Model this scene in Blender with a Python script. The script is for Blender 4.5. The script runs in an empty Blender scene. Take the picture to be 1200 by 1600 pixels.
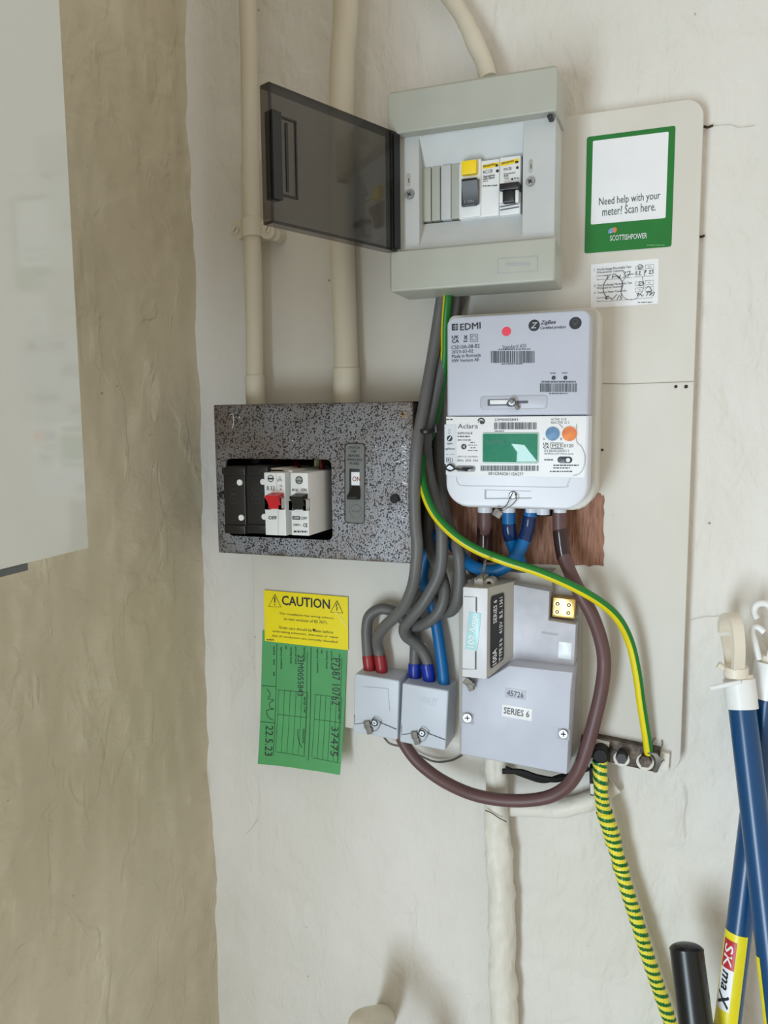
import bpy, bmesh, math, random
from mathutils import Vector, Matrix, noise
random.seed(7)
PI = math.pi
scene = bpy.context.scene
COL = scene.collection

# ------------------------------------------------------------------ camera
F = 1219.0
def nrm(v): return Vector(v).normalized()
XW = nrm((3300, 110, -F)); DN = nrm((100, 10500, F))
DN = (DN - XW * DN.dot(XW)).normalized()
FW = XW.cross(DN)
# camera axes expressed in the world (X right along the wall, Y into the wall, Z up)
def c2w(v): v = Vector(v); return Vector((v.dot(XW), v.dot(FW), -v.dot(DN)))
CAM = Vector((0, -0.80, 1.45))
cam = bpy.data.cameras.new('camera'); camo = bpy.data.objects.new('camera', cam); COL.objects.link(camo)
r_, u_, b_ = c2w((1, 0, 0)), c2w((0, -1, 0)), c2w((0, 0, -1))
m3 = Matrix((r_, u_, b_)).transposed()
camo.matrix_world = Matrix.Translation(CAM) @ m3.to_4x4()
cam.sensor_fit = 'VERTICAL'; cam.sensor_height = 32; cam.lens = F / 1600 * 32
cam.clip_start = 0.02
scene.camera = camo

# ------------------------------------------------------------------ light
world = bpy.data.worlds.new('world'); scene.world = world; world.use_nodes = True
bg = world.node_tree.nodes['Background']
bg.inputs[0].default_value = (1.0, 0.93, 0.81, 1); bg.inputs[1].default_value = 0.66
def area(name, loc, target, sx, sy, power, color):
    l = bpy.data.lights.new(name, 'AREA'); l.shape = 'RECTANGLE'; l.size = sx; l.size_y = sy
    l.energy = power; l.color = color
    o = bpy.data.objects.new(name, l); COL.objects.link(o); o.location = loc
    o.rotation_euler = (Vector(target) - Vector(loc)).to_track_quat('-Z', 'Y').to_euler()
    return o
area('daylight_window', (-0.72, -1.85, 0.74), (-0.1, 0, 1.0), 0.78, 1.15, 46, (0.74, 0.89, 1.0))
vs = scene.view_settings
vs.view_transform = 'Standard'; vs.look = 'None'; vs.exposure = 0.10; vs.gamma = 1.0; vs.use_curve_mapping = False

# ------------------------------------------------------------------ measuring helpers
def W(px, py, d):
    """the point d metres in front of the wall that lies behind this spot of the view"""
    v = c2w((px - 600, py - 800, F)); t = (-d - CAM.y) / v.y
    return CAM + v * t
class View:
    def __init__(s, x0, y0, k): s.x0, s.y0, s.k = x0, y0, k
    def __call__(s, *a): return tuple((s.x0 if i % 2 == 0 else s.y0) + v / s.k for i, v in enumerate(a))
def lin(c):
    return tuple((x / 255 / 12.92 if x <= 10 else ((x / 255 + .055) / 1.055) ** 2.4) for x in c)

# ------------------------------------------------------------------ materials
MATS = {}
def mat(name, rgb, rough=0.5, metal=0.0, var=0.06, vscale=30, bump=0.0, bscale=80, spec=0.5, rgb2=None, coat=0.0):
    m = bpy.data.materials.new(name); m.use_nodes = True; nt = m.node_tree; N = nt.nodes; L = nt.links
    p = N['Principled BSDF']; c = lin(rgb)
    p.inputs['Roughness'].default_value = rough; p.inputs['Metallic'].default_value = metal
    p.inputs['Specular IOR Level'].default_value = spec
    p.inputs['Coat Weight'].default_value = coat
    tc = N.new('ShaderNodeTexCoord')
    nz = N.new('ShaderNodeTexNoise'); nz.inputs['Scale'].default_value = vscale; nz.inputs['Detail'].default_value = 6
    L.new(tc.outputs['Object'], nz.inputs['Vector'])
    rp = N.new('ShaderNodeValToRGB'); L.new(nz.outputs['Fac'], rp.inputs[0])
    c2 = lin(rgb2) if rgb2 else tuple(x * (1 - var) for x in c)
    c1 = c if rgb2 else tuple(min(1, x * (1 + var)) for x in c)
    rp.color_ramp.elements[0].position = .35; rp.color_ramp.elements[1].position = .65
    rp.color_ramp.elements[0].color = (*c2, 1); rp.color_ramp.elements[1].color = (*c1, 1)
    L.new(rp.outputs[0], p.inputs['Base Color'])
    if bump:
        n2 = N.new('ShaderNodeTexNoise'); n2.inputs['Scale'].default_value = bscale; n2.inputs['Detail'].default_value = 5
        L.new(tc.outputs['Object'], n2.inputs['Vector'])
        b = N.new('ShaderNodeBump'); b.inputs['Strength'].default_value = bump; b.inputs['Distance'].default_value = 0.002
        L.new(n2.outputs['Fac'], b.inputs['Height']); L.new(b.outputs[0], p.inputs['Normal'])
    MATS[name] = m
    return m

def plaster(name, rgb, rgb2, speck=True, bumps=((9, .014, .7), (38, .006, .6), (140, .002, .4)), stretch=(1, 1, .55), rough=.6, ridge=0):
    m = bpy.data.materials.new(name); m.use_nodes = True; nt = m.node_tree; N = nt.nodes; L = nt.links
    p = N['Principled BSDF']; p.inputs['Roughness'].default_value = rough; p.inputs['Specular IOR Level'].default_value = .35
    tc = N.new('ShaderNodeTexCoord'); mp = N.new('ShaderNodeMapping'); mp.inputs['Scale'].default_value = stretch
    L.new(tc.outputs['Object'], mp.inputs[0])
    nz = N.new('ShaderNodeTexNoise'); nz.inputs['Scale'].default_value = 4; nz.inputs['Detail'].default_value = 8; nz.inputs['Roughness'].default_value = .6
    L.new(mp.outputs[0], nz.inputs['Vector'])
    rp = N.new('ShaderNodeValToRGB'); L.new(nz.outputs['Fac'], rp.inputs[0])
    rp.color_ramp.elements[0].position = .38; rp.color_ramp.elements[1].position = .62
    rp.color_ramp.elements[0].color = (*lin(rgb2), 1); rp.color_ramp.elements[1].color = (*lin(rgb), 1)
    col = rp.outputs[0]
    if speck:
        vo = N.new('ShaderNodeTexVoronoi'); vo.inputs['Scale'].default_value = 30
        L.new(tc.outputs['Object'], vo.inputs['Vector'])
        r2 = N.new('ShaderNodeValToRGB'); L.new(vo.outputs['Distance'], r2.inputs[0])
        r2.color_ramp.elements[0].position = .025; r2.color_ramp.elements[1].position = .05
        r2.color_ramp.elements[0].color = (.75, .75, .75, 1); r2.color_ramp.elements[1].color = (0, 0, 0, 1)
        n3 = N.new('ShaderNodeTexNoise'); n3.inputs['Scale'].default_value = 7
        L.new(tc.outputs['Object'], n3.inputs['Vector'])
        r3 = N.new('ShaderNodeValToRGB'); L.new(n3.outputs['Fac'], r3.inputs[0])
        r3.color_ramp.elements[0].position = .56; r3.color_ramp.elements[1].position = .6
        mu = N.new('ShaderNodeMath'); mu.operation = 'MULTIPLY'; L.new(r2.outputs[0], mu.inputs[0]); L.new(r3.outputs[0], mu.inputs[1])
        mx = N.new('ShaderNodeMix'); mx.data_type = 'RGBA'; L.new(mu.outputs[0], mx.inputs[0])
        L.new(col, mx.inputs[6]); mx.inputs[7].default_value = (*lin((110, 95, 75)), 1); col = mx.outputs[2]
    L.new(col, p.inputs['Base Color'])
    prev = None
    for sc, dist, st in bumps:
        n2 = N.new('ShaderNodeTexNoise'); n2.inputs['Scale'].default_value = sc; n2.inputs['Detail'].default_value = 4
        n2.inputs['Distortion'].default_value = .6
        L.new(mp.outputs[0], n2.inputs['Vector'])
        b = N.new('ShaderNodeBump'); b.inputs['Strength'].default_value = st; b.inputs['Distance'].default_value = dist
        L.new(n2.outputs['Fac'], b.inputs['Height'])
        if prev: L.new(prev.outputs[0], b.inputs['Normal'])
        prev = b
    if ridge:      # flaked paint edges and trowel ridges
        for sc, off in ((9, 0), (21, 5)):
            n5 = N.new('ShaderNodeTexNoise'); n5.inputs['Scale'].default_value = sc; n5.inputs['Detail'].default_value = 3; n5.inputs['Distortion'].default_value = .8
            m5 = N.new('ShaderNodeMapping'); m5.inputs['Location'].default_value = (off, off, off); m5.inputs['Scale'].default_value = (1, 1, .5)
            L.new(tc.outputs['Object'], m5.inputs[0]); L.new(m5.outputs[0], n5.inputs['Vector'])
            e5 = N.new('ShaderNodeValToRGB'); L.new(n5.outputs['Fac'], e5.inputs[0]); e5.color_ramp.elements[0].position = .555; e5.color_ramp.elements[1].position = .61
            b = N.new('ShaderNodeBump'); b.inputs['Strength'].default_value = .5 * ridge; b.inputs['Distance'].default_value = .0022
            L.new(e5.outputs[0], b.inputs['Height']); L.new(prev.outputs[0], b.inputs['Normal']); prev = b
    L.new(prev.outputs[0], p.inputs['Normal'])
    return m

M_wall = plaster('cream_painted_plaster', (226, 224, 220), (217, 214, 206), ridge=.45)
M_left = plaster('olive_cream_plaster', (218, 210, 188), (203, 194, 170), bumps=((7, .012, .7), (26, .008, .7), (90, .002, .45)), stretch=(1, .5, .85), ridge=.8)
M_board = plaster('cream_painted_board', (220, 218, 211), (210, 206, 197), bumps=((12, .002, .3), (70, .0008, .25)), rough=.5)
M_pipe = plaster('cream_painted_pipe', (218, 212, 196), (206, 199, 180), speck=False, bumps=((35, .002, .3), (150, .0006, .3)), rough=.45)
M_wrap = plaster('white_painted_wrap', (228, 226, 218), (218, 214, 202), speck=False, bumps=((40, .004, .6), (120, .0015, .5)), rough=.45)
M_floor = mat('concrete_floor', (120, 112, 100), .8, bump=.4)
M_cu = mat('grey_plastic', (176, 178, 168), .38, var=.03)
M_cu2 = mat('pale_grey_plastic', (196, 199, 199), .4, var=.03)
M_meter = mat('cool_white_plastic', (188, 192, 206), .38, var=.02)
M_meter2 = mat('bright_white_plastic', (218, 222, 232), .35, var=.02)
M_meterside = mat('meter_back_plastic', (208, 206, 198), .45, var=.03)
M_label = mat('white_label', (236, 237, 240), .45, var=.02)
M_labelgrey = mat('grey_label', (212, 216, 226), .45, var=.02)
M_ink = mat('black_ink', (34, 36, 42), .5)
M_inkgrey = mat('grey_ink', (92, 95, 104), .6)
M_inkpale = mat('pale_grey_moulding', (168, 172, 178), .5)
M_bar = mat('barcode_ink', (70, 74, 84), .5)
M_white = mat('white_plastic', (232, 234, 234), .35, var=.02)
M_henley = mat('blue_white_plastic', (200, 208, 220), .38, var=.02)
M_cut = mat('marbled_grey_bakelite', (204, 206, 216), .42, rgb2=(172, 174, 184), vscale=22)
M_cut2 = mat('smooth_grey_bakelite', (194, 199, 214), .42, var=.04)
M_cutside = mat('beige_grey_plastic', (176, 174, 168), .5, var=.05)
M_black = mat('black_plastic', (24, 24, 26), .35)
M_matblack = mat('matt_black', (14, 14, 15), .7)
M_carrier = mat('brown_black_bakelite', (22, 20, 20), .38)
M_yellow = mat('yellow_plastic', (250, 216, 25), .4, var=.03)
M_ysticker = mat('yellow_vinyl', (250, 232, 20), .3, var=.03)
M_green = mat('green_card', (84, 166, 102), .6, var=.04)
M_qgreen = mat('green_vinyl', (22, 118, 48), .25, var=.05)
M_red = mat('red_plastic', (205, 30, 42), .35)
M_reddisc = mat('red_dot', (232, 60, 84), .5)
M_redsleeve = mat('red_sleeve', (150, 38, 44), .35)
M_bluesleeve = mat('deep_blue_sleeve', (18, 48, 160), .3)
M_blue = mat('blue_pvc', (2, 104, 170), .4, var=.08)
M_bluetape = mat('dark_blue_tape', (14, 44, 92), .2)
M_brown = mat('brown_pvc', (98, 70, 70), .45, var=.06)
M_browntape = mat('dark_brown_tape', (52, 34, 36), .15)
M_grey = mat('grey_pvc', (102, 102, 102), .45, var=.05)
M_egreen = mat('earth_green', (20, 120, 40), .4)
M_eyellow = mat('earth_yellow', (226, 208, 22), .4)
M_tapeyellow = mat('pale_yellow_tape', (236, 222, 70), .35)
M_tapegreen = mat('green_tape', (20, 105, 45), .35)
M_metal = mat('zinc_metal', (168, 170, 172), .42, metal=1)
M_lead = mat('lead_seal', (135, 130, 124), .55, metal=.6, bump=.5, bscale=300)
M_wire = mat('steel_wire', (130, 130, 130), .35, metal=.9)
M_brass = mat('brass', (214, 180, 110), .28, metal=1)
M_brassdark = mat('dark_brass_hole', (80, 58, 24), .5, metal=.6)
M_oldmetal = mat('grimy_metal', (104, 92, 82), .5, metal=.5, rgb2=(60, 52, 46), vscale=120, bump=.5, bscale=300)
M_bluepole = mat('blue_metal_pole', (0, 66, 114), .3, var=.04, coat=.1)
M_cream_pl = mat('yellowed_white_plastic', (224, 216, 200), .45, var=.05)
M_blueorb = mat('blue_disc', (110, 152, 192), .4, rgb2=(60, 105, 155), vscale=90)
M_orangeorb = mat('orange_disc', (244, 142, 56), .4, rgb2=(205, 95, 30), vscale=90)
M_glow = mat('pale_cyan_label', (176, 220, 226), .3, var=.04)
M_fusegrey = mat('grey_switch_plate', (112, 115, 112), .55, var=.06, vscale=200)
M_inner = mat('dark_interior', (20, 17, 16), .9)
M_redwire = mat('red_cable', (140, 20, 24), .4)
M_crack = mat('dark_crack', (58, 46, 36), .9)
M_crack2 = mat('faint_crack', (158, 150, 134), .9)
M_glassgreen = mat('green_lcd', (52, 140, 112), .04, rgb2=(50, 134, 108), vscale=300)
M_panel = mat('white_gloss_door', (214, 218, 214), .06, var=.01, spec=.9)
M_steelstrip = mat('grey_edge_strip', (92, 96, 98), .4)

def speckled():
    m = bpy.data.materials.new('speckled_hammered_steel'); m.use_nodes = True; N = m.node_tree.nodes; L = m.node_tree.links
    p = N['Principled BSDF']; p.inputs['Roughness'].default_value = .42; p.inputs['Metallic'].default_value = .35
    tc = N.new('ShaderNodeTexCoord')
    a = N.new('ShaderNodeTexVoronoi'); a.inputs['Scale'].default_value = 480; L.new(tc.outputs['Object'], a.inputs[0])
    ns = N.new('ShaderNodeTexNoise'); ns.inputs['Scale'].default_value = 240; L.new(tc.outputs['Object'], ns.inputs[0])
    sb = N.new('ShaderNodeMath'); sb.operation = 'SUBTRACT'; L.new(a.outputs['Distance'], sb.inputs[0]); n9 = N.new('ShaderNodeMath'); n9.operation = 'MULTIPLY_ADD'; n9.inputs[1].default_value = 1.0; n9.inputs[2].default_value = -.15; L.new(ns.outputs[0], n9.inputs[0]); L.new(n9.outputs[0], sb.inputs[1])
    ra = N.new('ShaderNodeValToRGB'); L.new(sb.outputs[0], ra.inputs[0])
    ra.color_ramp.elements[0].position = 0.0; ra.color_ramp.elements[1].position = .06
    ad5 = sb; sb.inputs[1].default_value = .4
    b = N.new('ShaderNodeTexNoise'); b.inputs['Scale'].default_value = 11; b.inputs['Detail'].default_value = 6; L.new(tc.outputs['Object'], b.inputs[0])
    rb = N.new('ShaderNodeValToRGB'); L.new(b.outputs[0], rb.inputs[0])
    rb.color_ramp.elements[0].position = .36; rb.color_ramp.elements[1].position = .64
    rb.color_ramp.elements[0].color = (*lin((116, 106, 100)), 1); rb.color_ramp.elements[1].color = (*lin((140, 143, 150)), 1)
    mx = N.new('ShaderNodeMix'); mx.data_type = 'RGBA'
    L.new(ra.outputs[0], mx.inputs[0]); mx.inputs[6].default_value = (*lin((44, 40, 40)), 1); L.new(rb.outputs[0], mx.inputs[7])
    # rust and rubbed paint near the rim
    sp = N.new('ShaderNodeSeparateXYZ'); L.new(tc.outputs['Generated'], sp.inputs[0])
    def near(ch, lo):
        s = N.new('ShaderNodeMath'); s.operation = 'SUBTRACT'; L.new(sp.outputs[ch], s.inputs[0]); s.inputs[1].default_value = .5
        ab = N.new('ShaderNodeMath'); ab.operation = 'ABSOLUTE'; L.new(s.outputs[0], ab.inputs[0]); return ab
    mxx = N.new('ShaderNodeMath'); mxx.operation = 'MAXIMUM'; L.new(near(0, 0).outputs[0], mxx.inputs[0]); L.new(near(2, 0).outputs[0], mxx.inputs[1])
    n4 = N.new('ShaderNodeTexNoise'); n4.inputs['Scale'].default_value = 45; n4.inputs['Detail'].default_value = 5; L.new(tc.outputs['Object'], n4.inputs[0])
    ad = N.new('ShaderNodeMath'); ad.operation = 'MULTIPLY_ADD'; L.new(n4.outputs[0], ad.inputs[0]); ad.inputs[1].default_value = .16; L.new(mxx.outputs[0], ad.inputs[2])
    rr = N.new('ShaderNodeValToRGB'); L.new(ad.outputs[0], rr.inputs[0]); rr.color_ramp.elements[0].position = .555; rr.color_ramp.elements[1].position = .60
    m2 = N.new('ShaderNodeMix'); m2.data_type = 'RGBA'; L.new(rr.outputs[0], m2.inputs[0]); L.new(mx.outputs[2], m2.inputs[6])
    m2.inputs[7].default_value = (*lin((78, 62, 48)), 1)
    L.new(m2.outputs[2], p.inputs['Base Color'])
    bp = N.new('ShaderNodeBump'); bp.inputs['Strength'].default_value = .3; bp.inputs['Distance'].default_value = .0005; L.new(a.outputs[0], bp.inputs['Height']); L.new(bp.outputs[0], p.inputs['Normal'])
    return m
M_speck = speckled()
def woodmat():
    m = bpy.data.materials.new('bare_plywood'); m.use_nodes = True; N = m.node_tree.nodes; L = m.node_tree.links
    p = N['Principled BSDF']; p.inputs['Roughness'].default_value = .7
    tc = N.new('ShaderNodeTexCoord'); mp = N.new('ShaderNodeMapping'); mp.inputs['Scale'].default_value = (1, 1, .12); L.new(tc.outputs['Object'], mp.inputs[0])
    a = N.new('ShaderNodeTexNoise'); a.inputs['Scale'].default_value = 420; a.inputs['Detail'].default_value = 6; L.new(mp.outputs[0], a.inputs[0])
    ra = N.new('ShaderNodeValToRGB'); L.new(a.outputs[0], ra.inputs[0])
    ra.color_ramp.elements[0].position = .32; ra.color_ramp.elements[1].position = .7
    ra.color_ramp.elements[0].color = (*lin((122, 80, 62)), 1); ra.color_ramp.elements[1].color = (*lin((176, 130, 106)), 1)
    L.new(ra.outputs[0], p.inputs['Base Color'])
    bp = N.new('ShaderNodeBump'); bp.inputs['Strength'].default_value = .4; bp.inputs['Distance'].default_value = .001; L.new(a.outputs[0], bp.inputs['Height']); L.new(bp.outputs[0], p.inputs['Normal'])
    return m
M_wood = woodmat()
def smoked(name, tint, refl=.05):
    m = bpy.data.materials.new(name); m.use_nodes = True; N = m.node_tree.nodes; L = m.node_tree.links
    for n in list(N):
        if n.type != 'OUTPUT_MATERIAL': N.remove(n)
    out = [n for n in N if n.type == 'OUTPUT_MATERIAL'][0]
    t = N.new('ShaderNodeBsdfTransparent'); t.inputs[0].default_value = (*tint, 1)
    g = N.new('ShaderNodeBsdfGlossy'); g.inputs['Roughness'].default_value = .06
    lw = N.new('ShaderNodeLayerWeight'); pw = N.new('ShaderNodeMath'); pw.operation = 'POWER'; L.new(lw.outputs['Facing'], pw.inputs[0]); pw.inputs[1].default_value = 5
    fr = N.new('ShaderNodeMath'); fr.operation = 'MULTIPLY_ADD'; L.new(pw.outputs[0], fr.inputs[0]); fr.inputs[1].default_value = .9; fr.inputs[2].default_value = refl
    mx = N.new('ShaderNodeMixShader'); L.new(fr.outputs[0], mx.inputs[0]); L.new(t.outputs[0], mx.inputs[1]); L.new(g.outputs[0], mx.inputs[2])
    L.new(mx.outputs[0], out.inputs[0]); return m
M_smoke = smoked('smoked_clear_plastic', (.48, .47, .46))
M_smokerim = smoked('dense_smoked_plastic', (.5, .48, .48))

# ------------------------------------------------------------------ mesh building
class MB:
    def __init__(s): s.v = []; s.f = []; s.m = []
    def add(s, vs, fs, mi=0):
        o = len(s.v); s.v += [Vector(v) for v in vs]
        for k, f in enumerate(fs):
            s.f.append([i + o for i in f]); s.m.append(mi[k] if isinstance(mi, list) else mi)
        return s
    def build(s, name, mats, parent=None, smooth=35, recalc=True):
        if not isinstance(mats, (list, tuple)): mats = [mats]
        lo = Vector([min(v[i] for v in s.v) for i in range(3)]); hi = Vector([max(v[i] for v in s.v) for i in range(3)])
        c = (lo + hi) / 2
        me = bpy.data.meshes.new(name); me.from_pydata([v - c for v in s.v], [], s.f)
        for m in mats: me.materials.append(m)
        for i, p in enumerate(me.polygons): p.material_index = s.m[i]
        if recalc:
            bm = bmesh.new(); bm.from_mesh(me); bmesh.ops.recalc_face_normals(bm, faces=bm.faces); bm.to_mesh(me); bm.free()
        if smooth:
            for p in me.polygons: p.use_smooth = True
            me.set_sharp_from_angle(angle=math.radians(smooth))
        me.update()
        o = bpy.data.objects.new(name, me); COL.objects.link(o)
        o['_w'] = tuple(c)
        if parent is not None:
            o.parent = parent; o.location = c - Vector(parent['_w'])
        else: o.location = c
        return o
def thing(name, label, cat, at, group=None):
    o = bpy.data.objects.new(name, None); COL.objects.link(o); o.location = at; o['_w'] = tuple(at)
    o.empty_display_size = .03
    return tag(o, label, cat, group)
def tag(o, label, cat, group=None):
    o['label'] = label; o['category'] = cat
    if group: o['group'] = group
    return o
def lab(o, label): o['label'] = label; return o

def rr(w, h, rad, seg=6, inset=0):
    """rounded rectangle loop centred on 0; rad = TL,TR,BR,BL"""
    if not isinstance(rad, (tuple, list)): rad = [rad] * 4
    pts = []
    hw, hh = w / 2 - inset, h / 2 - inset
    cs = [(-1, 1, PI, PI / 2), (1, 1, PI / 2, 0), (1, -1, 0, -PI / 2), (-1, -1, -PI / 2, -PI)]
    for (sx, sy, a0, a1), r in zip(cs, rad):
        r = max(r - inset, 0.00001)
        for k in range(seg + 1):
            a = a0 + (a1 - a0) * k / seg
            pts.append((sx * (hw - r) + r * math.cos(a), sy * (hh - r) + r * math.sin(a)))
    return pts
def place(l, t, r, b, d, rot=0):
    cx, cy = (l + r) / 2, (t + b) / 2; c = W(cx, cy, d)
    w = W(r, cy, d).x - W(l, cy, d).x; h = W(cx, t, d).z - W(cx, b, d).z
    return c, w, h
def put(loop, c, d, rot=0):
    a = -math.radians(rot); ca, sa = math.cos(a), math.sin(a)
    return [Vector((c.x + x * ca - z * sa, -d, c.z + x * sa + z * ca)) for x, z in loop]
def loft(mb, loops, cap0=True, cap1=True, mi=0):
    n = len(loops[0]); vs = [p for lp in loops for p in lp]; fs = []
    for k in range(len(loops) - 1):
        for i in range(n):
            j = (i + 1) % n; fs.append([k * n + i, k * n + j, (k + 1) * n + j, (k + 1) * n + i])
    if cap0: fs.append(list(range(n)))
    if cap1: fs.append([(len(loops) - 1) * n + i for i in range(n)])
    mb.add(vs, fs, mi)
def slab(mb, l, t, r, b, d0, d1, rad=0.0005, bev=0.0006, rot=0, mi=0, seg=5, draft=0.0):
    c, w, h = place(l, t, r, b, d1)
    loops = [put(rr(w + draft, h + draft, rad, seg), c, d0, rot)]
    nb = 4 if bev > .001 else 2
    for k in range(nb + 1):
        a = PI / 2 * k / nb
        loops.append(put(rr(w, h, rad, seg, inset=bev * (1 - math.cos(a))), c, d1 - bev + bev * math.sin(a), rot))
    loft(mb, loops, True, True, mi); return mb
def ringplate(mb, out, inn, d0, d1, ro, ri, rot=0, mi=0, seg=5, dslope=None):
    c, w, h = place(*out, d1); c2, w2, h2 = place(*inn, d1 if dslope is None else dslope)
    L = [put(rr(w, h, ro, seg), c, d0, rot), put(rr(w, h, ro, seg), c, d1 - .0006, rot), put(rr(w, h, ro, seg, .0006), c, d1, rot)]
    if dslope is None: L += [put(rr(w2, h2, ri, seg), c2, d1, rot), put(rr(w2, h2, ri, seg), c2, d0, rot)]
    else: L += [put(rr(w2, h2, ri, seg), c2, dslope, rot), put(rr(w2, h2, ri, seg), c2, d0, rot)]
    n = len(L[0]); vs = [p for lp in L for p in lp]; fs = []
    for k in range(5):
        k2 = (k + 1) % 5
        for i in range(n):
            j = (i + 1) % n; fs.append([k * n + i, k * n + j, k2 * n + j, k2 * n + i])
    mb.add(vs, fs, mi)
def boxw(mb, lo, hi, mi=0):
    x0, y0, z0 = lo; x1, y1, z1 = hi
    mb.add([(x0, y0, z0), (x1, y0, z0), (x1, y1, z0), (x0, y1, z0), (x0, y0, z1), (x1, y0, z1), (x1, y1, z1), (x0, y1, z1)],
           [[0, 1, 2, 3], [4, 5, 6, 7], [0, 1, 5, 4], [1, 2, 6, 5], [2, 3, 7, 6], [3, 0, 4, 7]], mi); return mb
def disc(mb, px, py, rpx, d0, d1, mi=0, seg=24, inner=0, ry=None, rot=0):
    c = W(px, py, d1); k = (W(px + 10, py, d1).x - c.x) / 10; r = rpx * k; q = (ry or rpx) * k
    def lp(s, d): return [Vector((c.x + r * s * math.cos(2 * PI * i / seg), -d, c.z + q * s * math.sin(2 * PI * i / seg))) for i in range(seg)]
    if inner:
        L = [lp(1, d0), lp(1, d1), lp(inner, d1), lp(inner, d0)]; n = seg; fs = []
        for a in range(4):
            b = (a + 1) % 4
            for i in range(n): fs.append([a * n + i, a * n + (i + 1) % n, b * n + (i + 1) % n, b * n + i])
        mb.add([p for l_ in L for p in l_], fs, mi)
    else: loft(mb, [lp(1, d0), lp(1, d1 - .0002), lp(.96, d1)], True, True, mi)
    return mb
def catmull(P, n=8):
    P = [tuple(p) for p in P]; Q = [tuple(2 * a - b for a, b in zip(P[0], P[1]))] + P + [tuple(2 * a - b for a, b in zip(P[-1], P[-2]))]
    out = []
    for i in range(1, len(Q) - 2):
        p0, p1, p2, p3 = Q[i - 1:i + 3]
        for k in range(n):
            t = k / n
            out.append(tuple(.5 * (2 * b + (c - a) * t + (2 * a - 5 * b + 4 * c - d) * t * t + (3 * b - a - 3 * c + d) * t ** 3) for a, b, c, d in zip(p0, p1, p2, p3)))
    out.append(P[-1]); return out
def tubepts(mb, pts, rad, seg=14, mi=0, cap=True, mf=None, lump=None, flat=1.0, tw=0):
    """pts world points, rad scalar or list. mf(i,j)->material"""
    pts = [Vector(p) for p in pts]; n = len(pts)
    T = [(pts[min(i + 1, n - 1)] - pts[max(i - 1, 0)]).normalized() for i in range(n)]
    up = Vector((0, 1, 0)) if abs(T[0].y) < .9 else Vector((1, 0, 0))
    N = (up - T[0] * up.dot(T[0])).normalized(); vs = []; 
    for i in range(n):
        if i: 
            N = (N - T[i] * N.dot(T[i])).normalized()
        B = T[i].cross(N); r = rad[i] if isinstance(rad, list) else rad
        for j in range(seg):
            a = 2 * PI * j / seg + tw * i; q = r
            if lump: q = r * (1 + lump(pts[i], a, i))
            vs.append(pts[i] + N * math.cos(a) * q * flat + B * math.sin(a) * q)
    fs = []; ms = []
    for i in range(n - 1):
        for j in range(seg):
            k = (j + 1) % seg; fs.append([i * seg + j, i * seg + k, (i + 1) * seg + k, (i + 1) * seg + j]); ms.append(mf(i, j) if mf else mi)
    if cap:
        fs.append(list(range(seg))); fs.append([(n - 1) * seg + j for j in range(seg)]); ms += [ms[0], ms[-1]]
    mb.add(vs, fs, ms); return mb
def path(P, n=8):
    """P: list of (px,py,d) -> smooth world points"""
    return [W(*p) for p in catmull(P, n)]
def line(mb, P, wpx, d, mi=0, th=.0002, n=1):
    """thin printed line through view points on the plane d"""
    pts = [W(x, y, d) for x, y in (catmull(P, n) if n > 1 else P)]
    k = (W(610, 700, d) - W(600, 700, d)).length / 10 * wpx / 2
    vs = []; 
    for i, p in enumerate(pts):
        t = (pts[min(i + 1, len(pts) - 1)] - pts[max(i - 1, 0)]); t.y = 0; t.normalize(); q = Vector((-t.z, 0, t.x)) * k
        vs += [p + q - Vector((0, th, 0)), p - q - Vector((0, th, 0))]
    mb.add(vs, [[2 * i, 2 * i + 1, 2 * i + 3, 2 * i + 2] for i in range(len(pts) - 1)], mi)
def quad(mb, l, t, r, b, d, mi=0, rot=0, rad=.00001, seg=1):
    c, w, h = place(l, t, r, b, d); L = put(rr(w, h, rad, seg), c, d, rot); mb.add(L, [list(range(len(L)))], mi)
FONTC = {}
def glyphs(s, bold=0, shear=0):
    k = (s, bold, shear)
    if k in FONTC: return FONTC[k]
    cu = bpy.data.curves.new('t', 'FONT'); cu.body = s; cu.size = 1; cu.resolution_u = 2;  cu.shear = shear; cu.fill_mode = 'FRONT'
    o = bpy.data.objects.new('t', cu); COL.objects.link(o)
    dg = bpy.context.evaluated_depsgraph_get(); me = bpy.data.meshes.new_from_object(o.evaluated_get(dg))
    vs = [(v.co.x, v.co.y, 0) for v in me.vertices]; fs = [list(p.vertices) for p in me.polygons]
    if bold > .008:
        n0 = len(vs); b0 = list(vs); f0 = list(fs)
        for k, (dx, dy) in enumerate(((bold, 0), (bold * .5, bold * .5), (bold * .5, -bold * .3))):
            vs += [(x + dx, y + dy, (k + 1) * .00005) for x, y, _ in b0]; fs += [[i + n0 * (k + 1) for i in f] for f in f0]
    bpy.data.objects.remove(o); bpy.data.curves.remove(cu); bpy.data.meshes.remove(me)
    FONTC[k] = (vs, fs); return FONTC[k]
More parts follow.
